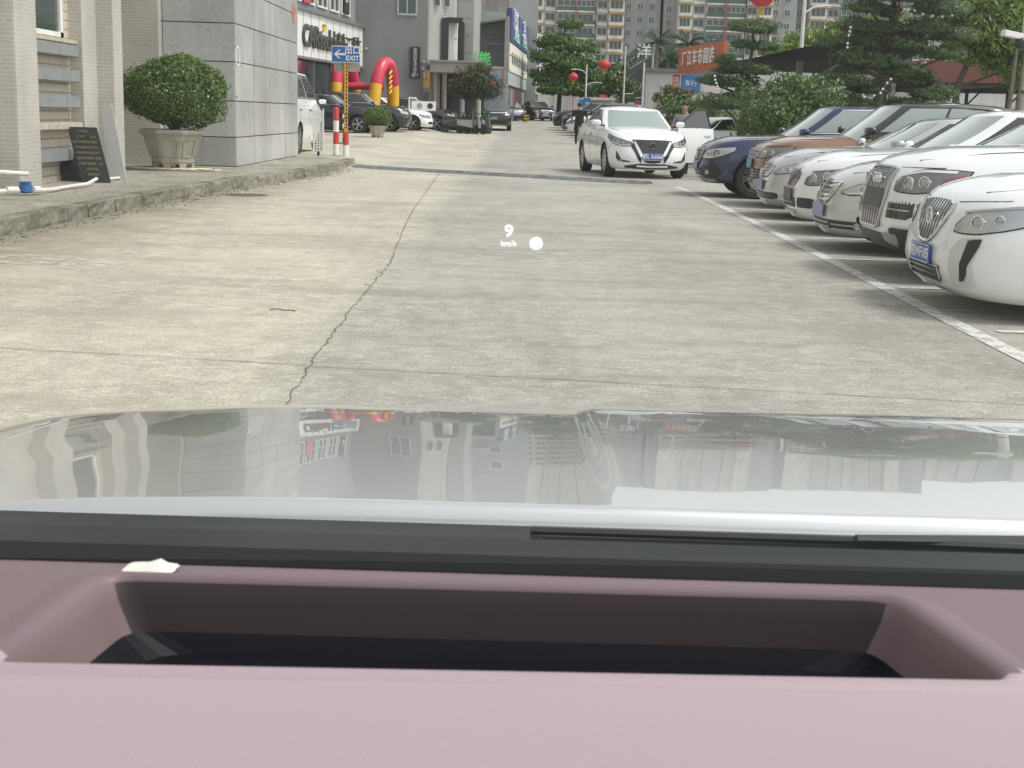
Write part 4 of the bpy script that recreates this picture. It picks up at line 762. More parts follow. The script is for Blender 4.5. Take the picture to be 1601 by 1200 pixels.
PK = 'cars parked nose out along the white line'
grilleV = lambda n: ('v', n, M_chrome, .007)
buick = sedan(gc=.12, chin=.155, L=4.83, W=1.86, H=1.48, nz=.85, cowl_z=1.02, af=.8, nf=3.7, paint=P_white, hood_f=.9,
    xf=[(0, -.13), (.1, -.05), (.3, 0), (.5, -.012), (.75, -.05), (.92, -.11), (1, -.19)],
    front=[('c', 'grille', M_gblk, [(0, .49, .80), (.10, .50, .80), (.20, .56, .795), (.28, .65, .785), (.33, .73, .775)], .004, ('v', 11, M_chrome, .009), ('rim', M_chrome, .013)),
           ('c', 'lower_intake', M_cblk, [(0, .215, .335), (.30, .215, .335), (.34, .25, .335)], .004, ('h', 3, M_gblk, .006), ('rim', M_satin, .006)),
           ('w', 'bonnet_gap', M_seam, [(.34, .794, .797), (.6, .813, .816), (.85, .829, .832)], .002), ('w', 'headlight', M_lamp, [(.50, .605, .64), (.58, .595, .73), (.75, .60, .765), (.95, .64, .79), (1.15, .70, .80)], .006, ('ball', .72, .675, .052), ('ball', .87, .70, .035), ('strip', [(.54, .725, .74), (.75, .755, .77), (1.0, .785, .797)], M_satin)),
           ('w', 'intake_surround', mat('pale_trim', (.60, .61, .60), .35), [(.52, .225, .46), (.60, .215, .56), (.76, .24, .575), (.80, .50, .575)], .006),
           ('w', 'corner_intake', M_cblk, [(.635, .27, .285), (.672, .275, .40), (.69, .285, .545), (.74, .40, .56), (.80, .53, .566)], .016),
           ('w', 'washer_flap', P_white, [(.78, .52, .55), (.9, .53, .56)], .005)],
    plate=('皖WF105', .405, M_pblue, M_pwhite, 0), badge=('shield', .675))
q7 = suv(L=5.09, W=1.98, H=1.74, nz=1.0, cowl_z=1.17, cowl=1.5, af=.8, nf=3.6, paint=P_white2, wr=.39, fo=.95, wb=3.0,
    xf=[(0, -.16), (.12, -.05), (.25, 0), (.5, -.015), (.8, -.06), (.93, -.11), (1, -.19)],
    front=[('c', 'grille', M_gblk, [(0, .43, .955), (.22, .43, .955), (.28, .44, .95), (.355, .72, .945)], .006, ('v', 9, M_chrome, .008), ('rim', M_satin, .014)),
           ('c', 'plate_panel', M_cover, [(0, .60, .77), (.30, .60, .77)], .024),
           ('w', 'headlight', M_lampd, [(.48, .775, .83), (.56, .76, .90), (.8, .755, .955), (1.05, .79, .955), (1.2, .87, .945)], .006, ('strip', [(.56, .885, .905), (.8, .93, .95), (1.08, .93, .95)], M_drl), ('ball', .70, .83, .058), ('ball', .86, .85, .05), ('strip', [(1.0, .80, .88), (1.17, .865, .92)], M_amber)),
           ('w', 'bonnet_gap', M_seam, [(.36, .959, .962), (.7, .967, .970), (.95, .973, .976)], .002), ('w', 'fog_intake', M_gblk, [(.44, .53, .68), (.80, .53, .68), (.83, .56, .67)], .006, ('dots', 9, .672), ('strip', [(.46, .60, .612), (.8, .60, .612)], M_satin)),
           ('c', 'chin_guard', M_cblk, [(0, .25, .385), (.42, .25, .385), (.72, .26, .36), (.95, .27, .34)], .012),
           ('w', 'chin_insert', M_satin, [(.40, .34, .40), (.58, .29, .405), (.66, .36, .405)], .02), ('w', 'chin_duct', M_cblk, [(.56, .33, .45), (.82, .33, .45)], .014)],
    plate=None, badge=('rings', .855))
lexus = sedan(L=4.85, W=1.82, H=1.45, nz=.79, cowl_z=.98, cowl=1.4, af=1.15, nf=2.9, paint=P_champ,
    front=[('c', 'grille', M_gblk, [(0, .50, .735), (.22, .51, .735), (.32, .60, .73), (.37, .70, .725)], .004, ('h', 5, M_chrome, .008), ('rim', M_chrome, .009)),
           ('w', 'headlight', M_lamp, [(.47, .615, .625), (.62, .60, .70), (.8, .615, .745), (1.05, .67, .765), (1.25, .75, .77)], .006, ('ball', .74, .66, .04), ('ball', .9, .69, .036), ('strip', [(.55, .605, .615), (.9, .635, .648), (1.2, .735, .748)])),
           ('w', 'fog_intake', M_cblk, [(.36, .25, .33), (.74, .25, .33), (.80, .27, .32)], .004, ('ball', .74, .29, .032), ('strip', [(.37, .285, .297), (.7, .285, .297)], M_satin)),
           ('c', 'lower_intake', M_cblk, [(0, .24, .33), (.34, .24, .33)], .004, ('h', 2, M_satin, .006)), ('w', 'washer_flap', P_champ, [(.68, .545, .57), (.78, .55, .575)], .005)],
    plate=('', .415, M_lav, M_pwhite, 0), badge=None)
bmw = sedan(L=4.99, W=1.9, H=1.56, nz=.84, cowl_z=1.04, cowl=1.45, af=1.05, nf=3., paint=P_white2, wr=.35,
    front=[('w', 'grille', M_gblk, [(.03, .55, .75), (.16, .545, .755), (.23, .58, .74), (.27, .65, .71)], .006, ('strip', [(.03, .745, .757), (.16, .75, .762), (.25, .72, .735)], M_chrome)),
           ('w', 'headlight', M_lampd, [(.50, .60, .66), (.60, .585, .735), (.80, .60, .765), (1.02, .64, .785), (1.12, .72, .79)], .006, ('ball', .64, .665, .06), ('ball', .84, .69, .058), ('strip', [(.54, .735, .747), (.8, .765, .777), (1.05, .785, .797)], M_satin)),
           ('w', 'side_intake', M_cblk, [(.40, .31, .43), (.70, .31, .43), (.74, .34, .42)], .004), ('c', 'lower_intake', M_cblk, [(0, .30, .42), (.32, .31, .42)], .005, ('h', 3, M_gblk, .005)), ('c', 'chin_bar', M_satin, [(0, .235, .265), (.30, .24, .265)], .012)],
    plate=('', .46, M_cover, M_pwhite, 0), badge=None)
silver = sedan(L=4.75, W=1.80, H=1.46, nz=.82, cowl_z=1.0, af=1.1, nf=3., paint=P_silver, rim='seven',
    front=[('c', 'grille', M_gblk, [(0, .56, .755), (.26, .57, .755), (.34, .64, .75), (.38, .72, .745)], .004, ('h', 5, M_chrome, .009), ('rim', M_chrome, .010)),
           ('w', 'headlight', M_lamp, [(.45, .62, .635), (.60, .62, .715), (.8, .65, .76), (1.05, .71, .79), (1.25, .77, .80)], .006, ('ball', .72, .68, .042), ('ball', .9, .71, .036)),
           ('c', 'lower_intake', M_cblk, [(0, .26, .36), (.55, .27, .36), (.62, .29, .35)], .004, ('h', 3, M_gblk, .006)), ('w', 'fog_lamp', M_lens, [(.66, .27, .34), (.78, .28, .34)], .008), ('c', 'chrome_band', M_chrome, [(0, .52, .535), (.4, .53, .545)], .008)],
    plate=('', .45, M_lav, M_pwhite, 0))
copper = suv(L=4.5, W=1.91, H=1.70, nz=.98, cowl_z=1.12, belt=1.14, paint=P_orange, roofm=P_black, wr=.37, wsm=M_cglass, sidem=M_cglass, af=.95, nf=3.2, trim=M_gblk, mirm=M_gblk,
    front=[('c', 'grille', M_gblk, [(0, .74, .90), (.40, .755, .90), (.46, .80, .90)], .006, ('h', 3, M_satin, .008), ('rim', M_satin, .008)), ('w', 'headlight', M_lampd, [(.47, .76, .90), (.7, .77, .92), (.95, .82, .94), (1.1, .88, .945)], .006, ('ball', .62, .835, .045), ('ball', .78, .85, .04)),
           ('c', 'lower_grille', M_gblk, [(0, .42, .62), (.60, .44, .60), (.75, .5, .58)], .005, ('h', 4, M_cblk, .008)), ('c', 'skid_plate', M_satin, [(0, .27, .36), (.5, .28, .36), (.62, .3, .35)], .01), ('w', 'fog_lamp', M_lens, [(.80, .50, .56), (.9, .5, .56)], .01), ('w', 'bonnet_line', M_seam, [(.5, .935, .943), (1.0, .965, .973)], .002)],
    plate=('', .67, mat('plate_teal', (.16, .36, .48), .4), M_pwhite, 0))
wagon = suv(L=4.82, W=1.84, H=1.66, nz=.92, cowl_z=1.08, belt=1.08, paint=P_navy, cowl=1.4, wr=.345, fo=.93, wb=2.74, sidem=M_cglass, af=.95, nf=3.1, gx=[(0, -1.38), (1, -2.15)], gr=[(0, -4.65), (1, -4.05)], win=((0, .36), (.38, .70), (.73, .97)), rim='five',
    front=[('c', 'grille', M_cblk, [(0, .58, .83), (.26, .585, .83), (.36, .68, .825), (.40, .76, .80)], .005, ('h', 5, M_satin, .007), ('rim', M_satin, .010)), ('w', 'headlight', M_lamp, [(.46, .68, .70), (.54, .665, .81), (.75, .67, .84), (.95, .73, .86), (1.12, .81, .87)], .006, ('ball', .62, .74, .05), ('ball', .80, .77, .045, M_cblk), ('strip', [(.5, .675, .685), (.75, .685, .697)], M_drl)),
           ('c', 'lower_grille', M_cblk, [(0, .36, .50), (.42, .36, .50)], .005, ('h', 3, M_gblk, .006)), ('w', 'cladding', M_cblk, [(.46, .34, .54), (.85, .35, .55), (.92, .40, .52)], .008, ('ball', .64, .44, .045)), ('c', 'skid_plate', M_satin, [(0, .25, .32), (.5, .26, .33), (.75, .28, .33)], .012)],
    plate=('', .53, M_lav, M_pwhite, 0), badge=('oval', .71))
ROW = [(buick, 2.99, 9.9, 'white saloon with blue plate and waterfall chrome grille parked beside the tall white SUV', 180.), (q7, 3.17, 12.15, 'white SUV with tall single frame grille and red lamp corners parked between saloons', 180.),
       (lexus, 3.22, 14.45, 'champagne silver saloon with slatted grille parked against the white four ringed SUV', 181.), (bmw, 3.35, 16.8, 'pearl white hatchback with round twin headlamps and black plate cover, between two silver saloons', 180.),
       (silver, 3.42, 19.2, 'silver saloon with chrome band under its grille, parked by the copper SUV', 180.), (copper, 3.68, 21.7, 'copper SUV with black roof parked beside the navy wagon', 179.), (wagon, 3.17, 24.3, 'dark blue wagon with black cladding and round fog lamps', 180.)]
CARS = []
for sp, x, y, lb, a in ROW: CARS.append(make_car(lb, sp, (x, y, 0), R(a), PK))
# white saloon facing the camera with the driver door open
sentra = sedan(L=4.64, W=1.815, H=1.45, nz=.85, cowl_z=1.01, cowl=1.3, belt=1.0, rear_z=1.06, paint=P_white, wr=.33, fo=.90, wb=2.71, af=.95, nf=3.3, rim='ten', rimm=M_satin,
    xf=[(0, -.12), (.12, -.03), (.3, 0), (.5, -.01), (.75, -.05), (.92, -.11), (1, -.19)],
    front=[('c', 'grille', M_gblk, [(0, .31, .775), (.16, .32, .775), (.30, .52, .775), (.40, .68, .775), (.44, .76, .775)], .005), ('w', 'grille_chrome', M_chrome, [(.17, .335, .40), (.25, .41, .53), (.33, .55, .67), (.40, .68, .765)], .014), ('w', 'black_wing', M_gblk, [(.25, .30, .42), (.33, .40, .58), (.44, .60, .73), (.52, .69, .74)], .004),
           ('w', 'headlight', M_lampd, [(.46, .655, .71), (.60, .645, .755), (.85, .67, .81), (1.05, .73, .85), (1.22, .82, .87)], .007, ('strip', [(.48, .655, .667), (.7, .655, .668), (1.0, .715, .73)]), ('ball', .66, .70, .03), ('ball', .78, .72, .03)),
           ('w', 'corner_intake', M_gblk, [(.48, .33, .345), (.70, .335, .38), (.78, .35, .53), (.82, .40, .55)], .006, ('ball', .70, .355, .022)), ('c', 'lower_lip', M_gblk, [(0, .195, .30), (.30, .20, .30), (.60, .22, .25)], .005), ('c', 'chin_strip', P_white, [(0, .235, .262), (.34, .245, .27)], .014), ('c', 'grille_crossbar', M_cblk, [(0, .42, .435), (.22, .42, .435)], .016)],
    plate=('湘L R6068', .44, M_pblue, M_pwhite, 0), badge=('bar', .655))
yw = R(-90+8); sn, sb, sg_ = make_car('white saloon with blue plate on the roadway with its driver door open', sentra, (2.96, 30.1, 0), yw); SENT = sn; sn.scale = (1, 1.03, 1.10)
# open driver door (car's left front), swung about its front edge
dh = -1.3-.18; door = bpy.data.objects.new('open_door', None); C.objects.link(door); door.parent = sn; door.location = (dh, .90, 0); door.rotation_euler = (0, 0, R(-62)); door.empty_display_size = .1
# local: leaf runs to -x, outside faces +y
def dpt(u, v): z = .30+v*.72; return (-u*1.08, .035*math.sin(math.pi*v)-.0, z)
b = MB(); b.grid([[dpt(u, v) for v in lin(0, 1, 8)] for u in lin(0, 1, 9)]); b.grid([[(p[0], p[1]-.13, p[2]) for p in [dpt(u, v) for v in lin(0, 1, 8)]] for u in lin(1, 0, 9)])
b.box((-1.08, -.065, .66), (.012, .13, .72)); b.box((-.54, -.065, 1.015), (1.08, .13, .012)); b.build('skin', P_white, door, smooth=True)
fr = MB(); fr.tube([(-.02, -.06, 1.02), (-.62, -.16, 1.40), (-.98, -.17, 1.42), (-1.06, -.06, 1.02)], .022, 6); fr.build('window_frame', M_cblk, door)
MB().poly([(-.05, -.06, 1.03), (-1.04, -.06, 1.03), (-.97, -.165, 1.41), (-.62, -.155, 1.39)]).build('window', M_cglassd, door); MB().box((-.90, .03, .86), (.2, .03, .03)).build('handle', M_chrome, door, bevel=.008)
# dark opening left by the door
patch([[sb.side(x, z, 1) for z in lin(.34, .96, 6)] for x in lin(dh-.03, dh-1.05, 9)], .003).build('door_opening', M_cblk, sn)
# black SUV driving towards us
bsuv = suv(wsm=mat('suv_glass', (.05, .06, .065), .05, spec=.8, coat=.6), L=4.9, W=1.93, H=1.68, nz=1.0, cowl_z=1.12, paint=P_black, wr=.38, af=.8, nf=3.4,
    front=[('c', 'lamp_bar', M_drl, [(0, .885, .915), (.55, .895, .92)], .008), ('w', 'headlight', M_drl, [(.60, .78, .865), (.86, .785, .87)], .01), ('c', 'lower_grille', M_gblk, [(0, .35, .55), (.6, .37, .55)], .005, ('h', 3, M_cblk, .01)), ('c', 'bumper_band', M_gblk, [(0, .62, .75), (.8, .63, .75)], .004), ('c', 'skid_plate', M_satin, [(0, .26, .31), (.6, .27, .31)], .01)], plate=('皖AD92061', .64, M_pgreen, M_pblk, 0))
BS = make_car('black SUV with green number plate driving towards the white saloon', bsuv, (-1.45, 74.6, gz(-1.2, 75.2)), R(-90+1)); BS[0].scale = (1, 1.05, 1.07)
# left side parked cars: dark SUV pair, white hatch, grey SUV with open door
lsuv = suv(L=4.95, W=1.93, H=1.68, nz=.98, paint=P_ink, wr=.375, sidem=M_cglassd, front=[('c', 'grille', M_cblk, [(0, .55, .85), (.4, .55, .85)], .005, ('h', 5, M_satin, .01)), ('w', 'headlight', M_lamp, [(.5, .74, .84), (1.0, .80, .9)], .007), ('c', 'lower_grille', M_gblk, [(0, .32, .5), (.7, .34, .48)], .005)], plate=None)
LG = 'cars parked in front of the showroom'
LS = make_car('ink blue SUV with silver spoked wheels parked side on behind the small planter', lsuv, (-6.05, 60.4, gz(-6, 60)), R(-4), LG)
def again(tree, label, loc, rz, group=None, recol=None, scale=None):
    c = copy_tree(tree); c['label'] = label; c.location = loc; c.rotation_euler = (0, 0, rz)
    if group: c['group'] = group
    elif 'group' in c: del c['group']
    if scale: c.scale = scale
    if recol:
        for o in [c]+list(c.children_recursive):
            if o.type == 'MESH' and o.name.split('.')[0] in recol:
                nm = recol[o.name.split('.')[0]]; o.data = o.data.copy(); o.data.materials[0] = nm
    return c
again(LS[0], 'black SUV with bright headlamp nose parked behind the ink blue SUV', (-5.05, 63.4, gz(-6, 63)), R(-2), LG, {'body': P_black, 'roof': P_black, 'mirror': P_black}, (1, 1, 1.06))
again(CARS[3][0], 'white hatchback nose showing past the black SUV', (-4.15, 66.2, gz(-5, 66)), R(-4), LG)
again(LS[0], 'dark grey SUV parked by the air conditioning unit with its white door open', (-3.2, 70.2, gz(-4, 69)), R(-8), LG, {'body': P_dgrey, 'roof': P_dgrey, 'mirror': P_dgrey})
# far right row behind the white saloon, noses to the road
FR = 'cars parked in the far row along the street'
far = [(CARS[0][0], 3.0, 50.6, 'white saloon parked just beyond the man in black', P_white), (CARS[4][0], 3.0, 64.5, 'black saloon in the far row, beside the man in black', P_black), (CARS[2][0], 2.75, 67.6, 'silver blue saloon second from the man in black in far row', P_silver), (CARS[3][0], 2.35, 71, 'white hatchback with black side glass in the far row', P_white2), (LS[0], 2.3, 75, 'dark SUV beside the white hatchback in far row', P_ink), (LS[0], 1.9, 79.5, 'black SUV far down the row before the striped block', P_black), (CARS[4][0], 2.1, 84.5, 'silver saloon below the blue street sign', P_silver)]
for tr, x, y, lb, pm in far[1:]: again(tr, lb, (x, y, gz(x, y)), R(180-6), FR, {'body': pm, 'roof': pm, 'mirror': pm})
for x, y, lb, tr, pm in ((-.2, 99, 'dark brown saloon facing the street beside the striped block', CARS[4][0], P_brown), (1.9, 102, 'small black saloon parked below the shop canopy', CARS[0][0], P_black)): again(tr, lb, (x, y, gz(x, y)), R(-75), FR, {'body': pm, 'roof': pm, 'mirror': pm})
for x, y, lb, tr, pm, a in ((9.2, 43.5, 'white car with green tinted glass behind the open car door', CARS[2][0], P_white, 12), (11.5, 62, 'white car parked under the low rear carport', CARS[2][0], P_white, 95), (19.5, 63, 'silver car parked under the low rear carport', CARS[4][0], P_silver, 85)): again(tr, lb, (x, y, gz(x, y)), R(a), 'cars in the car park', {'body': pm, 'roof': pm, 'mirror': pm})
# white van beside the granite block
van = suv(L=4.9, W=1.95, H=2.1, nz=1.02, cowl=.75, cowl_z=1.3, belt=1.26, rear_z=1.28, paint=P_white, wr=.385, fo=.86, wb=3.0, cat='van', gx=[(0, -.6), (1, -1.4)], gr=[(0, -4.85), (1, -4.7)], trim=M_cblk, front=[('w', 'headlight', M_lamp, [(.5, .74, .9), (1.0, .78, .95)], .007), ('c', 'grille', M_cblk, [(0, .6, .8), (.5, .6, .8)], .005, ('h', 3, M_satin, .01))], plate=None)
make_car('white van with black mirrors parked behind the granite block', van, (-6.42, 38.7, gz(-6, 37)), R(88), None, 'van')
# ------------------------------------------------------------ vegetation
def leaf_mat(name, lo, hi, extra=None, trans=.25):
    mt, t, b, N = nodes_of(name); at = N('ShaderNodeAttribute'); at.attribute_name = 'var'
    r = N('ShaderNodeValToRGB'); r.color_ramp.elements[0].color = (*lo, 1); r.color_ramp.elements[1].color = (*hi, 1); t.links.new(at.outputs['Fac'], r.inputs[0])
    if extra: e = r.color_ramp.elements.new(.93); e.color = (*hi, 1); r.color_ramp.elements[2].color = (*extra, 1)
    t.links.new(r.outputs[0], b.inputs['Base Color']); b.inputs['Roughness'].default_value = .42; b.inputs['Specular IOR Level'].default_value = .45
    tl = N('ShaderNodeBsdfTranslucent'); t.links.new(r.outputs[0], tl.inputs[0]); mx = N('ShaderNodeMixShader'); mx.inputs[0].default_value = trans; out = t.nodes['Material Output']
    t.links.new(b.outputs[0], mx.inputs[1]); t.links.new(tl.outputs[0], mx.inputs[2]); t.links.new(mx.outputs[0], out.inputs[0]); return mt
def leaf_mesh(name, Pc, Nn, size, asp=.5, droop=0, jitter=.6):
    n = len(Pc); nr = Nn+rng.normal(0, jitter, (n, 3)); nr /= np.linalg.norm(nr, axis=1, keepdims=True)
    a = rng.normal(0, 1, (n, 3)); a[:, 2] -= droop*2; a -= nr*np.sum(a*nr, axis=1, keepdims=True); a /= np.linalg.norm(a, axis=1, keepdims=True)+1e-9; b = np.cross(nr, a)
    s = (size*rng.uniform(.65, 1.3, n))[:, None]; fold = nr*s*.12
    V = np.stack([Pc-a*s*.5, Pc+b*s*asp*.5-fold+a*s*.05, Pc+a*s*.5, Pc-b*s*asp*.5-fold+a*s*.05], 1).reshape(-1, 3)
    me = bpy.data.meshes.new(name); me.vertices.add(4*n); me.vertices.foreach_set('co', V.ravel().astype(np.float32)); me.loops.add(4*n); me.loops.foreach_set('vertex_index', np.arange(4*n, dtype=np.int32)); me.polygons.add(n); me.polygons.foreach_set('loop_start', np.arange(0, 4*n, 4, dtype=np.int32)); me.update()
    at = me.attributes.new('var', 'FLOAT', 'FACE'); lump = .5+.5*np.sin(Pc[:, 0]*3.1/max(size*6, .3)+Pc[:, 2]*2.3)*np.cos(Pc[:, 1]*2.7/max(size*6, .3)); at.data.foreach_set('value', np.clip(.55*rng.random(n)+.3*lump+.08, 0, 1).astype(np.float32)); me.validate(); return me
def blob(c, r, n, shell=.22, lump=.16, freq=3.2, flat=0):
    d = rng.normal(0, 1, (n, 3)); d /= np.linalg.norm(d, axis=1, keepdims=True)
    if flat: d[:, 2] = np.where(d[:, 2] < 0, d[:, 2]*(1-flat), d[:, 2])
    ph = rng.uniform(0, 6, 6); f = 1+lump*(np.sin(d[:, 0]*freq+ph[0])*np.cos(d[:, 1]*freq+ph[1])+.6*np.sin(d[:, 2]*freq*1.7+ph[2]+d[:, 0]*freq*1.3)+.4*np.sin(d[:, 1]*freq*2.9+ph[3]+d[:, 2]*freq*2.3))
    k = 1-np.abs(rng.normal(0, shell, n)); k = np.clip(k, .05, 1.05)
    return np.array(c)+d*np.array(r)*(f*k)[:, None], d
def crown(name, mt, par, blobs, size, asp=.5, droop=0, jitter=.6, **kw):
    Pc, Nn = zip(*[blob(c, r, n, **kw) for c, r, n in blobs]); return mobj(name, leaf_mesh(name, np.concatenate(Pc), np.concatenate(Nn), size, asp, droop, jitter), mt, par)
M_bark = mat('bark', (.085, .07, .055), .9, noise=(6, .4), bump=(20, .6)); M_barkl = mat('pale_bark', (.16, .145, .12), .9, noise=(6, .35))
L_box = leaf_mat('leaf_boxwood', (.038, .08, .018), (.19, .285, .065)); L_pod = leaf_mat('leaf_podocarp', (.065, .115, .05), (.17, .25, .10), trans=.33); L_bush = leaf_mat('leaf_glossy', (.034, .078, .024), (.155, .25, .065), (.34, .35, .09)); L_mango = leaf_mat('leaf_light', (.075, .145, .026), (.28, .40, .085), trans=.4); L_tier = leaf_mat('leaf_tiered', (.045, .10, .03), (.15, .26, .07)); L_olive = leaf_mat('leaf_olive', (.035, .05, .02), (.10, .125, .05)); L_palm = leaf_mat('leaf_palm', (.03, .065, .035), (.08, .14, .07)); L_red = leaf_mat('leaf_copper', (.10, .05, .02), (.28, .12, .05)); L_far = leaf_mat('leaf_far', (.05, .09, .03), (.13, .21, .06))
def pot(label, loc, s, group=None):
    t = thing('planter', label, 'planter', loc, R(22.5+8), group, (s, s, s)); M_pot = mat('cast_stone', (.44, .425, .36), .85, noise=(5, .14), dirt=((.26, .24, .18), (3, 3, 1), .5), bump=(50, .2))
    MB().lathe([(.30, .10), (.36, .10), (.40, .16), (.38, .18), (.52, .58), (.56, .62), (.60, .64), (.60, .70), (.53, .71), (.50, .64), (0, .62)], 8).build('bowl', M_pot, t, bevel=.012)
    for k in range(8):
        a = 2*math.pi*(k+.5)/8; c = math.cos(R(22.5))
        fm = MB(); 
        def pp(u, z): rr = (.38+(.52-.38)*(z-.18)/.40)*c+.008; return (rr*math.cos(a)-u*math.sin(a), rr*math.sin(a)+u*math.cos(a), z)
        w0, w1 = .10, .135; path = [pp(-w0, .24), pp(w0, .24), pp(w1*.98, .50), pp(w1*.7, .54), pp(0, .55), pp(-w1*.7, .54), pp(-w1*.98, .50), pp(-w0, .24)]; fm.tube(path, .012, 5); fm.build('relief_panel', M_pot, t, smooth=True)
        if k % 2 == 0: a2 = 2*math.pi*k/8; 
        MB().prism([(.36*math.cos(a+q)*r_, .36*math.sin(a+q)*r_, 0) for q, r_ in ((-.33, 1), (-.12, 1), (-.12, .7), (-.33, .7))], [(.37*math.cos(a+q)*r_, .37*math.sin(a+q)*r_, .12) for q, r_ in ((-.39, 1), (.05, 1), (.05, .7), (-.39, .7))]).build('foot', M_pot, t)
    MB().lathe([(.5, .60), (0, .63)], 8).build('soil', mat('soil', (.05, .04, .03), .95), t); return t
pot('large octagonal cast stone planter with relief panels beside the granite block', (-6.15, 24.2, .17), 1.0)
t = thing('clipped_shrub', 'large round clipped shrub growing in the octagonal planter by the granite block', 'shrub', (-6.12, 24.2, .8))
b = MB()
for k in range(7): a = k*.9; b.tube([(.03*math.cos(a), .03*math.sin(a), -.02), (.10*math.cos(a), .10*math.sin(a), .2), (.45*math.cos(a), .4*math.sin(a), .62)], [.035, .028, .012], 6)
b.build('stems', M_bark, t, smooth=True)
crown('crown', L_box, t, [((.02, 0, .72), (.88, .82, .62), 10500), ((.36, 0, .64), (.58, .58, .60), 3800), ((-.44, 0, .72), (.50, .55, .46), 3000), ((.1, -.1, 1.0), (.6, .55, .36), 2200), ((0, 0, .7), (1.0, .92, .68), 900), ((0, 0, .62), (.7, .65, .45), 3000)], .062, .55, shell=.13, lump=.095, flat=.08)
pot('small octagonal planter in front of the ink blue SUV', (-5.72, 55, gz(-5.7, 55)), .66)
t = thing('clipped_shrub', 'small round clipped shrub in the planter before the parked SUVs', 'shrub', (-5.72, 55, gz(-5.7, 55)+.42)); crown('crown', L_box, t, [((0, 0, .42), (.6, .55, .42), 2600), ((0, 0, .2), (.35, .35, .3), 700)], .085, .55, shell=.15, lump=.08); MB().tube([(0, 0, 0), (.02, 0, .4)], .03, 5).build('stem', M_bark, t)
PXM = 1/2141.
def from_px(x, y, Y):     # layout helper: design positions measured once from the survey of the street
    dx = (x-800.5)*PXM*Y; return (dx*1.0-.013*Y*((y-180)/420-1)*0, Y, 1.3-(y-180-.03*(x-800))*PXM*Y)
def pad_tree(name, label, base, pads, Y, mt, size, dens, trunk_pts, thick, asp=.35, ry=.8, group=None, flat=.45, droop=0, jit=.6):
    t = thing(name, label, 'tree', base, 0, group); bx, by, bz = base; bl = []
    tk = MB(); tp = [Vector(p)-Vector(base) for p in trunk_pts]; tk.tube(tp, [thick*(1-.7*k/(len(tp)-1)) for k in range(len(tp))], 8)
    for (x, y, hw, hh) in pads:
        c = Vector(from_px(x, y, Y))-Vector(base); c.y += random.uniform(-.5, .5)*hw*PXM*Y; r = (hw*PXM*Y, hw*PXM*Y*ry, hh*1.08*PXM*Y); n = int(dens*16*r[0]*(r[1]+r[2])/size**2); bl.append((tuple(c), r, max(60, n)))
        q = min(tp, key=lambda p: abs(p.z-(c.z-.3*r[0]))); tk.tube([q, q.lerp(c, .5)+Vector((0, 0, -.1*r[0])), c-Vector((0, 0, r[2]*.4))], [thick*.35, thick*.25, thick*.12], 5)
        for k in range(4): a = random.uniform(0, 6.28); tk.tube([c-Vector((0, 0, r[2]*.4)), c+Vector((math.cos(a)*r[0]*.7, math.sin(a)*r[1]*.7, -r[2]*.1))], [thick*.12, thick*.05], 4)
    tk.build('trunk', M_bark, t, smooth=True); crown('crown', mt, t, bl, size, asp, droop, jit, flat=flat, shell=.25, lump=.24); return t
fp = from_px
pad_tree('cloud_pruned_tree', 'cloud pruned podocarp with layered pads beside the dark carport roof', (6.1, 38, 0), [(1155, 48, 40, 13), (1139, 73, 18, 8), (1174, 76, 26, 9), (1116, 96, 18, 9), (1135, 110, 34, 12), (1099, 127, 27, 10), (1139, 130, 38, 12), (1168, 112, 28, 11), (1118, 162, 40, 16), (1150, 150, 30, 12)], 38, L_pod, .10, 2.6, [(6.1, 38, 0), (6.15, 38, 1.2), (6.3, 38, 2.0), (6.25, 38, 2.7), (6.35, 38, 3.5)], .13)
pad_tree('cloud_pruned_tree', 'big cloud pruned podocarp hung with white string lights behind the copper SUV', (8.6, 33, 0), [(1368, 2, 82, 13), (1440, 22, 46, 13), (1364, 26, 20, 11), (1320, 46, 42, 13), (1392, 74, 38, 15), (1450, 88, 32, 13), (1306, 96, 32, 17), (1332, 72, 28, 17), (1396, 114, 36, 13), (1440, 148, 38, 13), (1310, 160, 42, 13), (1404, 162, 32, 9), (1420, 50, 44, 15), (1300, -40, 60, 18), (1400, -60, 70, 20), (1300, 128, 40, 13), (1345, 100, 40, 14), (1360, 50, 34, 12), (1470, 60, 36, 14), (1345, 140, 36, 12), (1290, 70, 36, 13), (1420, 128, 34, 12), (1330, 20, 36, 10)], 33, L_pod, .11, 2.6, [(8.6, 33, 0), (8.5, 33, 1.6), (8.7, 33, 2.4), (8.85, 33, 3.4), (8.7, 33, 4.8)], .17)
def bush(label, base, blobs, Y, mt, size, dens, asp=.45, name='leafy_shrub', flat=.2, droop=.2, extra=None, stem=True):
    t = thing(name, label, 'shrub', base); bl = []
    for (x, y, hw, hh) in blobs: c = Vector(fp(x, y, Y))-Vector(base); r = (hw*PXM*Y, hw*PXM*Y*.8, hh*PXM*Y); bl.append((tuple(c), r, max(80, int(dens*10*r[0]*(r[1]+r[2])/size**2))))
    crown('foliage', mt, t, bl, size, asp, droop, .7, shell=.28, lump=.2, flat=flat)
    if extra: crown('young_leaves', extra[0], t, [(tuple(Vector(fp(x, y, Y))-Vector(base)), (hw*PXM*Y, hw*PXM*Y, hh*PXM*Y), n) for x, y, hw, hh, n in extra[1]], size, asp, 0, .7, shell=.4, lump=.3)
    sb_ = MB()
    for k in range(6): a = k*1.05; sb_.tube([(.05*math.cos(a), .05*math.sin(a), 0), (.35*math.cos(a), .35*math.sin(a), .9*max(.5, bl[0][0][2]))], [.035, .015], 5)
    sb_.build('stems', M_bark, t); return t
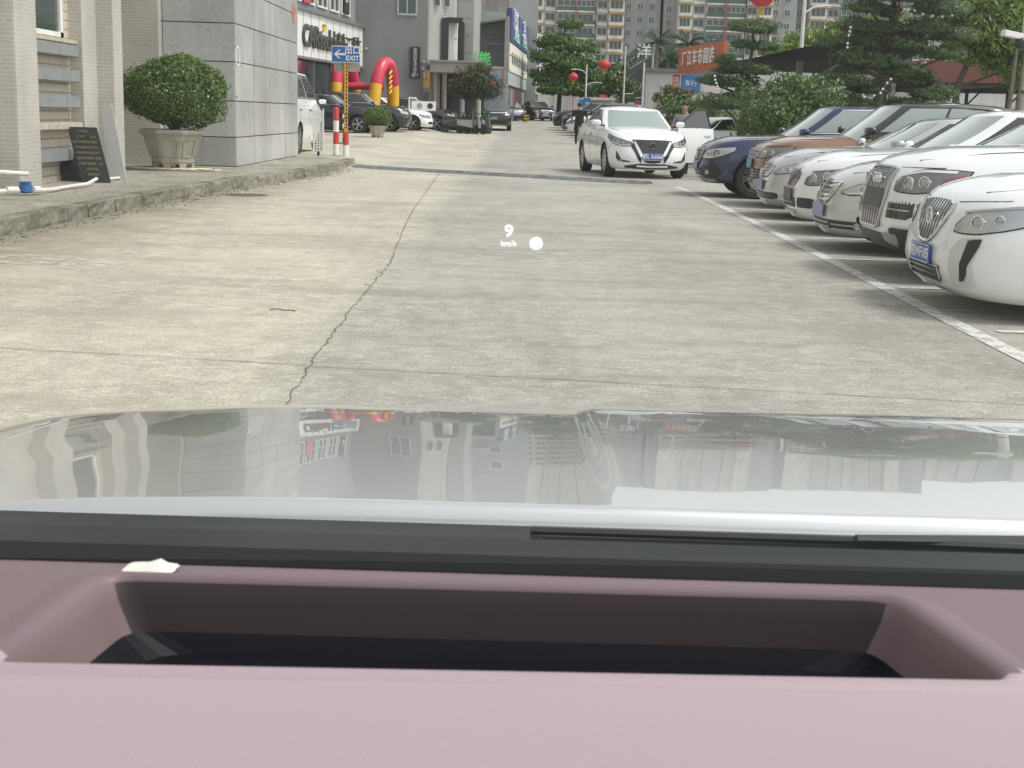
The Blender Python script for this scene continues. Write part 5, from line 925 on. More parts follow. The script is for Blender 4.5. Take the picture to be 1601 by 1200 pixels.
bush('large glossy leaved shrub with yellow tipped leaves behind the dark blue wagon', (5.7, 30.5, 0), [(1212, 170, 72, 48), (1262, 158, 48, 36), (1175, 195, 42, 30), (1225, 140, 45, 28), (1290, 190, 50, 24), (1240, 205, 70, 30)], 30.5, L_bush, .11, 1.7)
bush('dark shrub with coppery young leaves behind the open car door', (5.3, 48, .05), [(1050, 165, 42, 22), (1085, 172, 34, 18), (1035, 150, 24, 16), (1110, 185, 40, 20), (1060, 190, 45, 20)], 48, L_bush, .14, 1.6, extra=(L_red, [(1032, 141, 14, 8, 160), (1055, 144, 18, 6, 120), (1012, 152, 8, 8, 60)]))
bush('low hedge shrub beneath the string lit podocarp', (8.2, 35, 0), [(1300, 178, 60, 20), (1370, 178, 60, 18), (1440, 175, 50, 22)], 35, L_bush, .10, 1.5)
pad_tree('mango_tree', 'light green tree with drooping leaves and twin stems by the rear carport', (14.4, 45, 0), [(1510, 20, 60, 30), (1560, 40, 55, 36), (1480, 60, 36, 26), (1530, 75, 45, 28), (1580, 90, 50, 34), (1460, 20, 40, 24), (1600, 20, 60, 40), (1495, 92, 30, 14), (1560, -30, 90, 40), (1490, -30, 70, 34), (1440, 40, 26, 20), (1510, 50, 50, 26), (1560, 70, 60, 30), (1600, 60, 50, 40), (1545, 105, 40, 18), (1590, 125, 40, 20), (1470, 85, 26, 16), (1530, 0, 60, 26), (1620, 100, 50, 40)], 45, L_mango, .26, 2.3, [(14.4, 45, 0), (14.3, 45, 1.6), (14.2, 45, 2.6), (14.6, 45, 3.6), (15.2, 45, 4.6)], .17, asp=.28, ry=.7, flat=.1, droop=.9)
t = thing('tree_stem', 'pair of slim straight tree stems behind the mango tree', 'tree', (15.6, 44, 0)); 
for x in (0, .28): MB().tube([(x, 0, 0), (x+.04, 0, 2), (x+.1, 0, 4)], [.09, .075, .06], 7).build('trunk', M_barkl, t, smooth=True)
crown('crown', L_mango, t, [((.2, 0, 4.4), (1.2, 1, .8), 300)], .26, .28, .9)
pad_tree('tiered_tree', 'tall tiered green tree standing before the apartment block', (2.9, 105, .9), [(874, 43, 22, 9), (862, 68, 40, 15), (885, 78, 36, 13), (850, 92, 40, 15), (884, 102, 42, 15), (862, 118, 46, 15), (896, 124, 38, 13), (846, 128, 30, 12), (880, 140, 46, 14), (905, 145, 30, 12), (850, 142, 24, 9)], 105, L_tier, .34, 1.6, [(2.9, 105, .9), (3.0, 105, 3.5), (2.9, 105, 5.5), (3.2, 105, 7.8)], .2, asp=.5, group=None)
pad_tree('street_tree', 'rounded street tree behind the gate hut', (6.4, 101, .9), [(945, 128, 26, 18), (930, 140, 22, 16), (962, 140, 24, 16), (950, 110, 18, 10)], 101, L_far, .34, 1.5, [(6.4, 101, .9), (6.5, 101, 2.6), (6.6, 101, 3.6)], .13, asp=.5, flat=.1)
pad_tree('street_tree', 'bright green tree line crown above the carport roof', (17, 82, .6), [(1250, 66, 50, 16), (1300, 58, 50, 20), (1220, 80, 40, 14), (1350, 50, 60, 24), (1190, 84, 30, 12)], 82, L_mango, .3, 1.5, [(17, 82, .6), (17.3, 82, 3), (17.4, 82, 5)], .2, asp=.4, flat=.1)
pad_tree('staked_tree', 'round topped young tree held by three wooden props by the porch', (-2.35, 69.3, gz(-2.4, 69)), [(728, 128, 36, 20), (708, 138, 24, 15), (750, 138, 24, 15), (728, 145, 34, 12), (735, 112, 22, 12)], 69.3, L_olive, .16, 1.5, [(-2.35, 69.3, gz(-2.4, 69)), (-2.3, 69.3, 1.7), (-2.3, 69.3, 2.6)], .08, asp=.4, flat=.1)
M_pole = mat('prop_wood', (.24, .21, .16), .9); tt = [o for o in C.objects if o.name == 'staked_tree'][0]
for k in range(3): a = 2.1*k+.4; MB().tube([(.75*math.cos(a), .75*math.sin(a), 0), (.04*math.cos(a), .04*math.sin(a), 1.25)], .03, 6).build('prop', M_pole, tt)
t = thing('potted_plant', 'leafy plant at the foot of the porch column', 'plant', (-1.9, 73, gz(-2, 73))); crown('foliage', L_tier, t, [((0, 0, .7), (.35, .35, .6), 260)], .17); 
t = thing('potted_plant', 'leafy plant beside the motor scooters', 'plant', (-3.6, 73.4, gz(-3.6, 73))); crown('foliage', L_tier, t, [((0, 0, .6), (.28, .28, .5), 180)], .15)
# palms
def palm(label, x, y, h, zb, n=20, ln=3.4):
    t = thing('palm_tree', label, 'palm', (x, y, zb)); MB().tube([(0, 0, 0), (.1, 0, h*.5), (0, 0, h)], [.3, .22, .18], 8).build('trunk', M_barkl, t, smooth=True)
    for k in range(n):
        a = 2*math.pi*k/n+random.uniform(-.15, .15); el = random.uniform(-.15, 1.2); d = Vector((math.cos(a), math.sin(a), 0)); sp = []
        for j in range(9): q = j/8; sp.append(Vector((0, 0, h))+d*ln*(q*math.cos(el)*.9)+Vector((0, 0, ln*(q*math.sin(el)-.55*q*q))))
        b = MB(); b.tube(sp, .03, 4); side = d.cross(Vector((0, 0, 1)))
        for j in range(26):
            q = .08+.9*j/26; i = min(7, int(q*8)); p = sp[i].lerp(sp[i+1], q*8-i); w_ = .75*math.sin(math.pi*min(1, q*.9+.1))+.12
            for sg in (-1, 1): tip = p+side*sg*w_*.75+d*.25+Vector((0, 0, -.35*w_)); n0 = len(b.v); b.v += [tuple(p-d*.05), tuple(p+d*.07), tuple(tip)]; b.f.append((n0, n0+1, n0+2))
        me = b.mesh('frond'); at_ = me.attributes.new('var', 'FLOAT', 'FACE'); at_.data.foreach_set('value', np.clip(rng.random(len(me.polygons))*.5+random.random()*.5, 0, 1).astype(np.float32)); mobj('frond', me, L_palm, t)
palm('slender palm between the tiered tree and the awning shop', 15.6, 160, 9.0, 1, 22, 4.4); palm('broad palm rising behind the awning shop roof', 19.4, 162, 9.0, 1, 24, 4.6); palm('short palm between the two taller palms', 17.6, 166, 7.8, 1, 18, 3.8); palm('palm half hidden by the orange red sign board', 22.4, 164, 8.6, 1, 20, 4.2)
pad_tree('street_tree', 'dark green tree mass at the foot of the palms', (16, 170, 1), [(1000, 110, 40, 22), (1050, 112, 40, 24), (1090, 110, 40, 20), (960, 118, 40, 16)], 170, L_palm, .6, 1.5, [(16, 170, 1), (16, 170, 4), (16.3, 170, 6)], .2, asp=.5, flat=.1)
# ------------------------------------------------------------ street furniture, signs, lanterns
M_red = mat('signal_red', (.52, .045, .045), .45); M_wp = mat('signal_white', (.76, .75, .72), .45); M_yp = mat('signal_yellow', (.62, .38, .045), .5); M_sblue = mat('sign_blue', (.02, .13, .40), .4)
t = thing('bollard', 'red and white banded steel bollard beside the yellow sign post', 'bollard', (-4.62, 34.4, gz(-4.6, 34.4)))
for k, (a, b_, m_) in enumerate(((0, .3, M_wp), (.3, .6, M_red), (.6, .88, M_wp), (.88, 1.17, M_red))): MB().lathe([(.072, a), (.072, b_-.002)]+([(.06, b_+.03), (0, b_+.045)] if k == 3 else []), 16).build('band', m_, t, smooth=True)
MB().lathe([(.12, 0), (.12, .012), (.07, .014)], 12).build('base_plate', M_iron, t)
t = thing('exit_sign', 'blue exit sign with white arrow on yellow perforated post', 'sign', (-4.40, 34.6, gz(-4.4, 34.6)))
for a, b_, m_, w_ in ((0, .3, M_wp, .075), (.3, .62, M_red, .075)): MB().lathe([(w_, a), (w_, b_-.002)], 16).build('band', m_, t, smooth=True)
p_ = MB().bb(-.045, .045, -.045, .045, .62, 2.42).build('post', M_yp, t, bevel=.006)
for k in range(17): MB().bb(.0, .038, -.0475, -.0455, .78+k*.094, .83+k*.094).build('slot', M_black, p_)
for z in (.72, .95, 1.05): MB().bb(-.05, .05, -.05, .05, z, z+.025).build('clamp', M_iron, p_)
bd_ = MB().bb(-.365, .365, -.06, -.035, 2.33, 2.74).build('board', M_wp, t, bevel=.006); MB().bb(-.345, .345, -.064, -.059, 2.35, 2.72).build('blue_face', M_sblue, bd_)
for q in ((-.30, .30, 2.365, 2.372),): pass
ar = [(-.30, 2.535), (-.18, 2.64), (-.13, 2.64), (-.22, 2.56), (-.005, 2.565), (-.005, 2.51), (-.22, 2.51), (-.13, 2.43), (-.18, 2.43)]
MB().ext([(x, -.065, z) for x, z in ar], (0, -.004, 0)).build('arrow', M_wp, bd_); text('出口', .20, M_wp, bd_, (.165, -.065, 2.625), F_CAM, .002, bold=.004); text('EXIT', .165, M_wp, bd_, (.165, -.065, 2.44), F_CAM, .002, bold=.004)
MB().bb(-.30, .34, .06, .075, 2.12, 2.40).build('back_board', mat('dull_sign_back', (.33, .32, .29), .6, noise=(5, .15)), t)
t = thing('plastic_grille', 'white plastic grille panel with square holes at granite block corner', 'panel', (-5.0, 33.95, .17)); b = MB()
for k in range(4): b.bb(-.10+k*.066-.014, -.10+k*.066+.014, -.02, .02, .12, 1.1)
for k in range(15): b.bb(-.11, .11, -.019, .019, .12+k*.068, .15+k*.068)
b.bb(-.135, -.11, -.03, .03, .08, 1.15).bb(.11, .135, -.03, .03, .08, 1.15); b.build('lattice', M_wp, t); MB().bb(-.03, .03, -.03, .03, 0, .1).build('foot', M_black, t)
t = thing('delineator_post', 'thin black and white post on green base behind the exit sign', 'post', (-6.0, 46.5, gz(-6, 46.5)))
for k in range(6): MB().lathe([(.03, .04+k*.16), (.03, .197+k*.16)], 10).build('band', (M_black, M_wp)[k % 2], t)
MB().lathe([(.2, 0), (.2, .03), (.05, .05)], 14).build('base', mat('base_green', (.04, .2, .1), .6), t)
M_lantern = mat('lantern_red', (.48, .035, .04), .55); M_tas = mat('tassel_yellow', (.6, .42, .08), .7)
def lantern(label, loc, r):
    t = thing('red_lantern', label, 'lantern', loc); b = MB(); n = 24; prof = [(math.sin(math.pi*k/10)*(1), -.8*math.cos(math.pi*k/10)) for k in range(11)]; base = 0
    for k, (rr, z) in enumerate(prof):
        for j in range(n*2): a = math.pi*j/n; q = r*max(rr, .22)*(1-.035*(j % 2)); b.v.append((q*math.cos(a), q*math.sin(a), z*r))
    for k in range(10):
        for j in range(n*2): b.f.append((k*n*2+j, k*n*2+(j+1) % (n*2), (k+1)*n*2+(j+1) % (n*2), (k+1)*n*2+j))
    b.build('shade', M_lantern, t, smooth=True, angle=80); MB().lathe([(.26*r, -.78*r), (.26*r, -.9*r)], 14).lathe([(.26*r, .76*r), (.26*r, .88*r)], 14).build('collar', M_tas, t); tb_ = MB()
    for k in range(9): a = k*.7; tb_.tube([(.16*r*math.cos(a), .16*r*math.sin(a), -.9*r), (.2*r*math.cos(a), .2*r*math.sin(a), -1.45*r)], .035*r, 4)
    tb_.build('tassel', M_tas, t); MB().tube([(0, 0, .85*r), (0, 0, 1.5*r)], .02, 5).build('cord', M_black, t)
M_lpole = mat('lamp_pole_white', (.58, .59, .58), .45, noise=(3, .1))
def lamp(label, base, h, arms, r=.07):
    t = thing('street_lamp', label, 'street lamp', base); MB().tube([(0, 0, 0), (0, 0, h*.5), (0, 0, h)], [r, r*.85, r*.65], 10).build('pole', M_lpole, t, smooth=True)
    for (dx, dz, z) in arms:
        MB().tube([(0, 0, z), (dx*.35, 0, z+dz*.8), (dx*.75, 0, z+dz), (dx, 0, z+dz)], r*.45, 6).build('arm', M_lpole, t, smooth=True); MB().sph((dx*1.12, 0, z+dz-.02), (abs(dx)*.22, .1, .05), 10, 6).build('lamp_head', M_post, t, smooth=True)
    return t
sl = lamp('white street lamp with blue vertical sign and curved arms beside the tiered tree', (4.0, 84.6, gz(4, 85)), 3.85, [(-.75, .25, 3.3), (.75, .2, 2.6)]); lantern('small red lantern hanging from the lamp with the blue sign', (3.85-.65, 84.6, 3.72), .30)
o = MB().bb(-.12, .30, -.14, -.08, .35, 1.85).build('blue_sign', M_sblue, sl); text('汽\n车\n城', .34, M_wp, o, (.12, -.145, 1.1), F_CAM, .005); MB().bb(-.42, -.12, -.06, -.02, .3, 1.75).build('blue_sign', mat('sign_blue_pale', (.05, .24, .5), .4), sl)
lamp('plain white pole lamp with short arms behind the gate hut', (7.15, 95.5, gz(7, 95)), 5.4, [(-1.35, .15, 4.9), (.5, .1, 2.1)]); lantern('red lantern hanging above the gate hut', (5.72, 95.5, 4.9), .42)
lamp('tall white street lamp rising above the carport roof with a dark arm', (12.1, 60, gz(12, 60)), 8.2, [(-1.9, .2, 7.6), (1.2, .35, 5.8)], .10); lantern('large red lantern hung high from the tall lamp by the carport', (10.25, 60, 6.62), .54)
lantern('red lantern hanging in the staked young tree', (-1.5, 69.2, 2.75), .24)
t = thing('utility_pole', 'slim grey utility pole beside the awning shop', 'pole', (8.7, 98, .85)); MB().tube([(0, 0, 0), (0, 0, 4.4)], [.09, .07], 8).build('pole', M_lpole, t, smooth=True); MB().tube([(-.5, 0, 1.9), (.0, 0, 2.0)], .03, 5).build('bracket', M_lpole, t)
# surveillance pole near right edge
M_rust = mat('painted_rusty_pole', (.56, .56, .53), .5, noise=(3, .08), dirt=((.30, .15, .07), (14, 14, .7), .22))
t = thing('camera_pole', 'thick white camera pole streaked with rust behind the parked saloons', 'pole', (7.50, 20.4, 0)); MB().tube([(0, 0, 0), (0, 0, 1.6), (.02, 0, 3.2)], .082, 16).build('pole', M_rust, t, smooth=True)
MB().bb(-.13, .13, -.12, .12, 2.58, 2.95).build('junction_box', M_rust, t, bevel=.01); MB().tube([(0, 0, 2.5), (-.2, -.05, 2.58), (-.24, -.06, 2.6)], .03, 8).build('bracket', M_rust, t)
o = MB().box((-.30, -.1, 2.66), (.42, .12, .09), rz=R(15), ry=R(8)).build('camera_housing', M_wp, t, bevel=.01); MB().sph((-.2, -.08, 2.56), (.1, .1, .09), 12, 8).build('camera_dome', M_black, t, smooth=True); MB().lathe([(.095, 1.84), (.095, 1.88)], 14).build('clamp', M_iron, t)
# string lights in the podocarps
M_bulb = mat('white_globe', (.75, .75, .72), .3)
def lights(label, pts, Y):
    t = thing('string_light', label, 'string light', fp(pts[0][0], pts[0][1], Y)); o0 = Vector(t.location); q = [Vector(fp(x, y, Y-.6))-o0 for x, y in pts]; MB().tube(q, .004, 4).build('cord', M_post, t)
    for p in q: MB().sph(tuple(p), .033, 10, 6).build('globe', M_bulb, t, smooth=True)
lights('short string of white globe lights hanging in the podocarp by the carport', [(1101, 120), (1102, 126), (1104, 131), (1106, 136), (1106, 140)], 38); lights('string of white globe lights near the top of big podocarp', [(1306, 47), (1305, 53), (1304, 59), (1303, 71), (1303, 77)], 33); lights('looping string of white globe lights low in the big podocarp', [(1335, 152), (1350, 150), (1360, 146), (1363, 140), (1369, 131), (1374, 125)], 33); lights('thin sagging white light cord draped across the podocarp crown', [(1402, 22), (1415, 27), (1430, 30), (1445, 31), (1460, 29)], 33)
# inflatable arch
M_ired = mat('inflatable_red', (.58, .03, .075), .35, coat=.2); M_iyel = mat('inflatable_yellow', (.74, .40, .02), .35, coat=.2)
t = thing('inflatable_arch', 'red and yellow inflatable arch standing before the showroom', 'inflatable', (-7.2, 64.2, gz(-7, 64)))
def ucurve(cx, w_, d_, h, lean):
    P = []
    for k in range(25):
        a = math.pi*k/24; P.append((cx-w_*math.cos(a)+lean*math.sin(a), d_*math.cos(a)*-1, h*(math.sin(a)**.55)))
    return P
for cx, ln in ((-.95, -.1), (.78, .12)):
    P = ucurve(cx, .36, .9, 3.1, ln); lo = [p for p in P if p[2] < 1.75]
    a_ = [p for i, p in enumerate(P) if i < 12 and p[2] <= 2.15]; c_ = [p for i, p in enumerate(P) if i > 12 and p[2] <= 2.15]; m_ = P[len(a_)-1:len(P)-len(c_)+1]
    MB().tube(m_, .29, 16).build('red_tube', M_ired, t, smooth=True, angle=60)
    for q in (a_, c_): q = [(q[0][0], q[0][1], 0)]+q if q is a_ else q; MB().tube(q, .285, 16).build('yellow_tube', M_iyel, t, smooth=True, angle=60)
MB().tube([(-.95, 0, 2.0), (-.1, 0, 2.02), (.8, 0, 2.0)], .17, 12).build('cross_tube', M_ired, t, smooth=True)
for k in range(5): MB().tube([(1.12, -.62-.02*k, 1.7+k*.22), (1.2, -.42, 1.86+k*.22)], .05, 6).build('flame_print', M_iyel, t)
# striped block, notice boards, motor scooters
t = thing('striped_block', 'black and yellow striped barrier block on the roadway edge', 'barrier', (.45, 95, gz(.4, 95)))
for k in range(5): MB().prism([(-.18, -.15, .1*k), (.18, -.15, .1*k+.06), (.18, .15, .1*k+.06), (-.18, .15, .1*k)], [(-.18, -.15, .1*k+.098), (.18, -.15, .1*k+.158), (.18, .15, .1*k+.158), (-.18, .15, .1*k+.098)]).build('stripe', (M_yp, M_black)[k % 2], t)
t = thing('notice_board', 'white notice board with round emblem in front of the dark grey SUV', 'sign', (-4.75, 67.4, gz(-4.5, 67))); MB().bb(-.6, .6, -.03, .03, .95, 1.4).build('board', M_wp, t); 
for x in (-.25, .4): MB().lathe([(.14, 0), (.14, .01)], 18, c=(x*.8, -.042, 1.18), axis='Y').build('emblem', M_black if x > 0 else M_post, t)
for x in (-.55, .55): MB().tube([(x, 0, 0), (x, 0, .95)], .025, 6).build('leg', M_black, t)
def scooter(label, loc, rz, col):
    t = thing('motor_scooter', label, 'scooter', loc, rz, 'scooters parked under the staked tree'); pm = mat('scooter_'+col[0], col[1], .35, coat=.5)
    for x in (-.6, .6): MB().lathe([(.13, -.05), (.24, -.05), (.26, 0), (.24, .05), (.13, .05)], 18, c=(x, 0, .26), axis='Y').build('wheel', M_tyre, t, smooth=True)
    MB().prism([(-.75, -.12, .42), (.1, -.12, .30), (.1, .12, .30), (-.75, .12, .42)], [(-.8, -.1, .72), (.0, -.12, .70), (.0, .12, .70), (-.8, .1, .72)]).build('body', pm, t, bevel=.03); MB().bb(.1, .42, -.12, .12, .27, .33).build('footboard', M_black, t); MB().prism([(.38, -.16, .3), (.5, -.16, .3), (.5, .16, .3), (.38, .16, .3)], [(.33, -.13, .95), (.4, -.13, .95), (.4, .13, .95), (.33, .13, .95)]).build('leg_shield', pm, t, bevel=.02)
    MB().tube([(.60, 0, .26), (.40, 0, 1.0)], .03, 6).build('fork', M_black, t); MB().tube([(.3, -.32, 1.05), (.38, 0, 1.0), (.3, .32, 1.05)], .018, 6).build('handlebar', M_black, t); MB().bb(-.75, -.02, -.13, .13, .725, .82).build('seat', M_black, t, bevel=.03); MB().sph((.42, 0, .9), (.06, .09, .07), 10, 6).build('headlamp', M_lens, t, smooth=True)
scooter('black motor scooter parked under the staked tree with white basket', (-3.2, 68.6, gz(-3.2, 68)), R(20), ('black', (.02, .02, .022))); scooter('silver motor scooter parked next to the tree props', (-2.4, 68.4, gz(-2.4, 68)), R(-15), ('silver', (.35, .36, .37))); scooter('grey motor scooter parked nearest to the black SUV', (-1.85, 68.9, gz(-1.9, 69)), R(60), ('grey', (.2, .2, .2)))
# white door standing open on the dark grey SUV
gs_ = [o for o in C.objects if o.get('label', '').startswith('dark grey SUV')][0]
dr = bpy.data.objects.new('open_door', None); C.objects.link(dr); dr.parent = gs_; dr.location = (-1.7, -.95, 0); dr.rotation_euler = (0, 0, R(62)); MB().bb(-1.0, 0, -.1, 0, .35, 1.05).build('skin', P_white, dr, bevel=.03); MB().tube([(0, -.05, 1.0), (-.45, 0, 1.6), (-.95, 0, 1.62), (-1.0, -.05, 1.0)], .05, 6).build('window_frame', P_white, dr); MB().bb(-.95, -.1, -.13, -.1, .45, .95).build('trim_panel', M_cblk, dr)
# ------------------------------------------------------------ people
def human(name, label, loc, rz, J, mats, hair_mt, zsplit, group=None, sleeve=None):
    t = thing(name, label, 'person', loc, rz, group); me = bpy.data.meshes.new('body'); names = list(J); co = [J[n][0] for n in names]; E = [('pel', 'wst'), ('wst', 'chs'), ('chs', 'nkb'), ('nkb', 'nkt'), ('nkt', 'hd1'), ('hd1', 'hd2')]
    for s in 'lr': E += [('chs', 'sh'+s), ('sh'+s, 'el'+s), ('el'+s, 'wr'+s), ('wr'+s, 'hn'+s), ('pel', 'hp'+s), ('hp'+s, 'kn'+s), ('kn'+s, 'an'+s), ('an'+s, 'to'+s)]
    me.from_pydata(co, [(names.index(a), names.index(b)) for a, b in E], []); o = bpy.data.objects.new('body', me); C.objects.link(o); md = o.modifiers.new('s', 'SKIN'); md.use_smooth_shade = True
    sv = me.skin_vertices[0].data
    for i, n in enumerate(names): r = J[n][1]; sv[i].radius = r if isinstance(r, tuple) else (r, r); sv[i].use_root = (n == 'pel')
    sb_ = o.modifiers.new('u', 'SUBSURF'); sb_.levels = sb_.render_levels = 2
    m2 = bpy.data.meshes.new_from_object(o.evaluated_get(bpy.context.evaluated_depsgraph_get())); bpy.data.objects.remove(o)
    for m_ in mats: m2.materials.append(m_)
    wr = [Vector(J['wr'+s][0]) for s in 'lr']; el = [Vector(J['el'+s][0]) for s in 'lr']; hn = [Vector(J['hn'+s][0]) for s in 'lr']; an = zsplit[0]
    for p in m2.polygons:
        c = p.center; idx = 1 if c.z > zsplit[1] else 2
        if c.z > zsplit[2]: idx = 0
        for q, e, h in zip(wr, el, hn):
            m_ = e.lerp(q, .1)
            if min((c-m_.lerp(h, k/6)).length for k in range(7)) < .075: idx = 0
        if c.z < an: idx = 3
        p.material_index = idx; p.use_smooth = True
    b_ = mobj('body', m2, None, t)
    h = Vector(J['hd1'][0]); hh = Vector(J['hd2'][0]); cc = h.lerp(hh, .62)
    MB().sph((cc.x-.034, cc.y, cc.z+.03), (.092, .086, .098), 18, 12).build('hair', hair_mt, t, smooth=True)
    fx = cc.x+.085
    nose_ = MB().prism([(fx-.01, -.016+cc.y, cc.z-.05), (fx+.018, cc.y, cc.z-.05), (fx-.01, .016+cc.y, cc.z-.05)], [(fx-.012, -.006+cc.y, cc.z+.0), (fx-.002, cc.y, cc.z), (fx-.012, .006+cc.y, cc.z)]).build('nose', mats[0], t, smooth=True)
    for s in (-1, 1): MB().sph((fx-.008, cc.y+s*.032, cc.z+.005), (.008, .013, .007), 8, 5).build('eye', M_black, t); MB().sph((cc.x-.005, cc.y+s*.083, cc.z-.02), (.02, .012, .03), 8, 6).build('ear', mats[0], t, smooth=True); MB().box((fx-.006, cc.y+s*.033, cc.z+.026), (.008, .032, .006)).build('eyebrow', hair_mt, t)
    MB().sph((fx-.006, cc.y, cc.z-.075), (.006, .022, .006), 8, 5).build('mouth', mat('lips', (.35, .13, .11), .5), t)
    for q, h_ in zip(wr, hn):
        d = (h_-q).normalized(); pr_ = d.orthogonal().normalized()
        for k in range(4): s0 = h_+pr_*(k-1.5)*.018; MB().tube([s0-d*.03, s0+d*.035*(1 if k in (1, 2) else .8), s0+d*.06*(1 if k in (1, 2) else .8)+pr_.cross(d)*.02], [.009, .009, .007], 5).build('finger', mats[0], t, smooth=True)
        MB().tube([h_-d*.05+pr_*.03, h_-d*.01+pr_*.055, h_+d*.02+pr_*.06], [.011, .010, .008], 5).build('thumb', mats[0], t, smooth=True)
    return t
M_skin = mat('skin', (.44, .27, .19), .55); M_hair = mat('black_hair', (.012, .011, .011), .5); M_tblk = mat('black_shirt', (.012, .012, .014), .85, bump=(30, .3)); M_trs = mat('black_trousers', (.014, .015, .018), .85, bump=(30, .3)); M_shoe = mat('shoe', (.02, .02, .02), .5); M_grey_sh = mat('grey_shirt', (.26, .26, .265), .85, noise=(6, .12), bump=(30, .3))
def joints(arm_l, arm_r, legs=0):
    J = dict(pel=((0, 0, .95), (.15, .115)), wst=((.01, 0, 1.12), (.15, .11)), chs=((0, 0, 1.34), (.18, .125)), nkb=((-.01, 0, 1.45), (.08, .075)), nkt=((.0, 0, 1.52), (.055, .055)), hd1=((.015, 0, 1.56), (.07, .078)), hd2=((.02, 0, 1.70), (.072, .085)))
    for s, k, arm in (('l', 1, arm_l), ('r', -1, arm_r)):
        J['sh'+s] = ((0, .19*k, 1.40), .068); J['el'+s] = (arm[0], .048); J['wr'+s] = (arm[1], .03); J['hn'+s] = (arm[2], (.038, .022))
        J['hp'+s] = ((0, .10*k, .88), .092); J['kn'+s] = ((.02+legs*k, .105*k, .48), .062); J['an'+s] = ((-.02+legs*1.4*k, .105*k, .09), .045); J['to'+s] = ((.12+legs*1.4*k, .11*k, .035), (.045, .032))
    return J
human('person', 'person in black short sleeved top and trousers standing in road, seen from behind', (2.56, 59, gz(2.5, 59)), R(80), joints(((-.02, .27, 1.14), (.10, .27, .95), (.15, .26, .88)), ((.02, -.28, 1.13), (.12, -.24, .93), (.18, -.22, .87)), .05), [M_skin, M_tblk, M_trs, M_shoe], M_hair, (.075, .98, 1.47)).scale = (1.12, 1.2, 1.0)
human('person', 'person in grey shirt standing behind the open car door, one hand on it', (3.98, 33.15, gz(4, 33)), R(-102), joints(((.12, .30, 1.16), (.36, .34, 1.14), (.44, .33, 1.13)), ((.05, -.27, 1.15), (.2, -.2, 1.0), (.27, -.16, .98))), [M_skin, M_grey_sh, M_trs, M_shoe], M_hair, (.075, .98, 1.47))
# ------------------------------------------------------------ the car the picture is taken from
own = thing('car', 'silver car with mauve dashboard, seen from its driver seat', 'car', (0, 0, 0))
mt, t, b, N = nodes_of('silver_paint_polished'); M_hood = mt
b.inputs['Base Color'].default_value = (.73, .74, .735, 1); b.inputs['Metallic'].default_value = .75; b.inputs['Roughness'].default_value = .22; b.inputs['Coat Weight'].default_value = 1; b.inputs['Coat Roughness'].default_value = .015; b.inputs['Coat IOR'].default_value = 1.6
def hoodz(x, y):
    z = .932; ys_ = np.linspace(1.25, y, 40) if y > 1.25 else None
    if ys_ is not None:
        sl = np.where(ys_ < 1.86, 3.1+(ys_-1.25)/.61*2.6, 5.7+(ys_-1.86)*55); sl = np.minimum(sl, 50)
        z -= float(np.sum(np.tan(np.radians((sl[1:]+sl[:-1])/2))*np.diff(ys_)))
    else: z -= 70*(1.25-y)**2
    s = min(1, max(0, (x-.085)/.03)); z += .008*s*s*(3-2*s)*min(1, max(.0, (y-1.24)/.3)); z += .0002*math.sin(x*21+y*4)+.0002*math.sin(x*47-y*9)
    z -= .022*max(0, abs(x-.37)-.55)**2+.010*max(0, .05-x)**1.5
    z += .004*math.exp(-((x+.64)/.09)**2)-.125*max(0, -x-.25)**2
    return z
b = MB(); hx = np.concatenate([np.linspace(-.81, -.5, 20), np.linspace(-.47, .04, 14), np.linspace(.06, .13, 12), np.linspace(.16, 1.0, 16), np.linspace(1.03, 1.33, 8)])
hy = np.concatenate([np.linspace(1.228, 1.262, 9), np.linspace(1.29, 1.86, 18), np.linspace(1.89, 2.7, 20)])
zl = {x: None for x in hx}
P = [[(x, y, hoodz(x, y)-(.35*max(0, x-1.0)**1.7)) for x in hx] for y in hy]
b.grid(P); hood = b.build('bonnet', M_hood, own, smooth=True, angle=80)
for sx, k in ((-1, 0), (1, -1)):
    ex = P[0][k][0]; rows = []
    for f, dz in ((0, None), (.02, -.05), (.045, .55), (.04, .4), (.01, .25)):
        rows.append([(r_[k][0]+sx*f, r_[k][1], (r_[k][2]-(.05 if dz == -.05 else 0)) if (dz is None or dz < 0) else min(dz, r_[k][2]-.08)) for r_ in P])
    wg = MB().grid(rows).build('front_wing', M_hood, own, smooth=True, angle=60)
    MB().grid([[(ex+sx*f, y, z) for y in (1.225, .6, -.4, -1.6)] for f, z in ((.0, .98), (.03, .85), (.045, .6), (.02, .25))]).build('outer_door', M_hood, own, smooth=True, angle=60)
MB().grid([[(x_, y_+f, z if z else z_) for (x_, y_, z_) in P[-1]] for f, z in ((0, None), (.05, .48), (.06, .38), (.02, .22))]).build('front_bumper', M_hood, own, smooth=True, angle=60)
M_blk = mat('black_plastic', (.005, .005, .006), .6, spec=.1); M_cowl = mat('cowl_plastic', (.009, .012, .014), .4, spec=.15)
b = MB(); b.grid([[(x, y, z) for x in np.linspace(-.80, 1.32, 8)] for y, z in ((.985, .945), (1.0, .962), (1.06, .958), (1.09, .945), (1.17, .935), (1.185, .905), (1.26, .89))]); b.build('cowl', M_cowl, own, smooth=True)
wp = MB(); wp.tube([(.02, 1.13, .944), (.3, 1.12, .947), (.7, 1.11, .944), (1.1, 1.12, .935)], .004, 6); wp.box((.36, 1.118, .938), (.66, .004, .01))
wip = wp.build('wiper', mat('wiper_black', (.03, .033, .035), .35), own); MB().tube([(.30, 1.11, .951), (.5, 1.135, .946), (.95, 1.19, .925)], [.004, .006, .008], 8).build('wiper_arm', MATS['wiper_black'], wip, smooth=True)
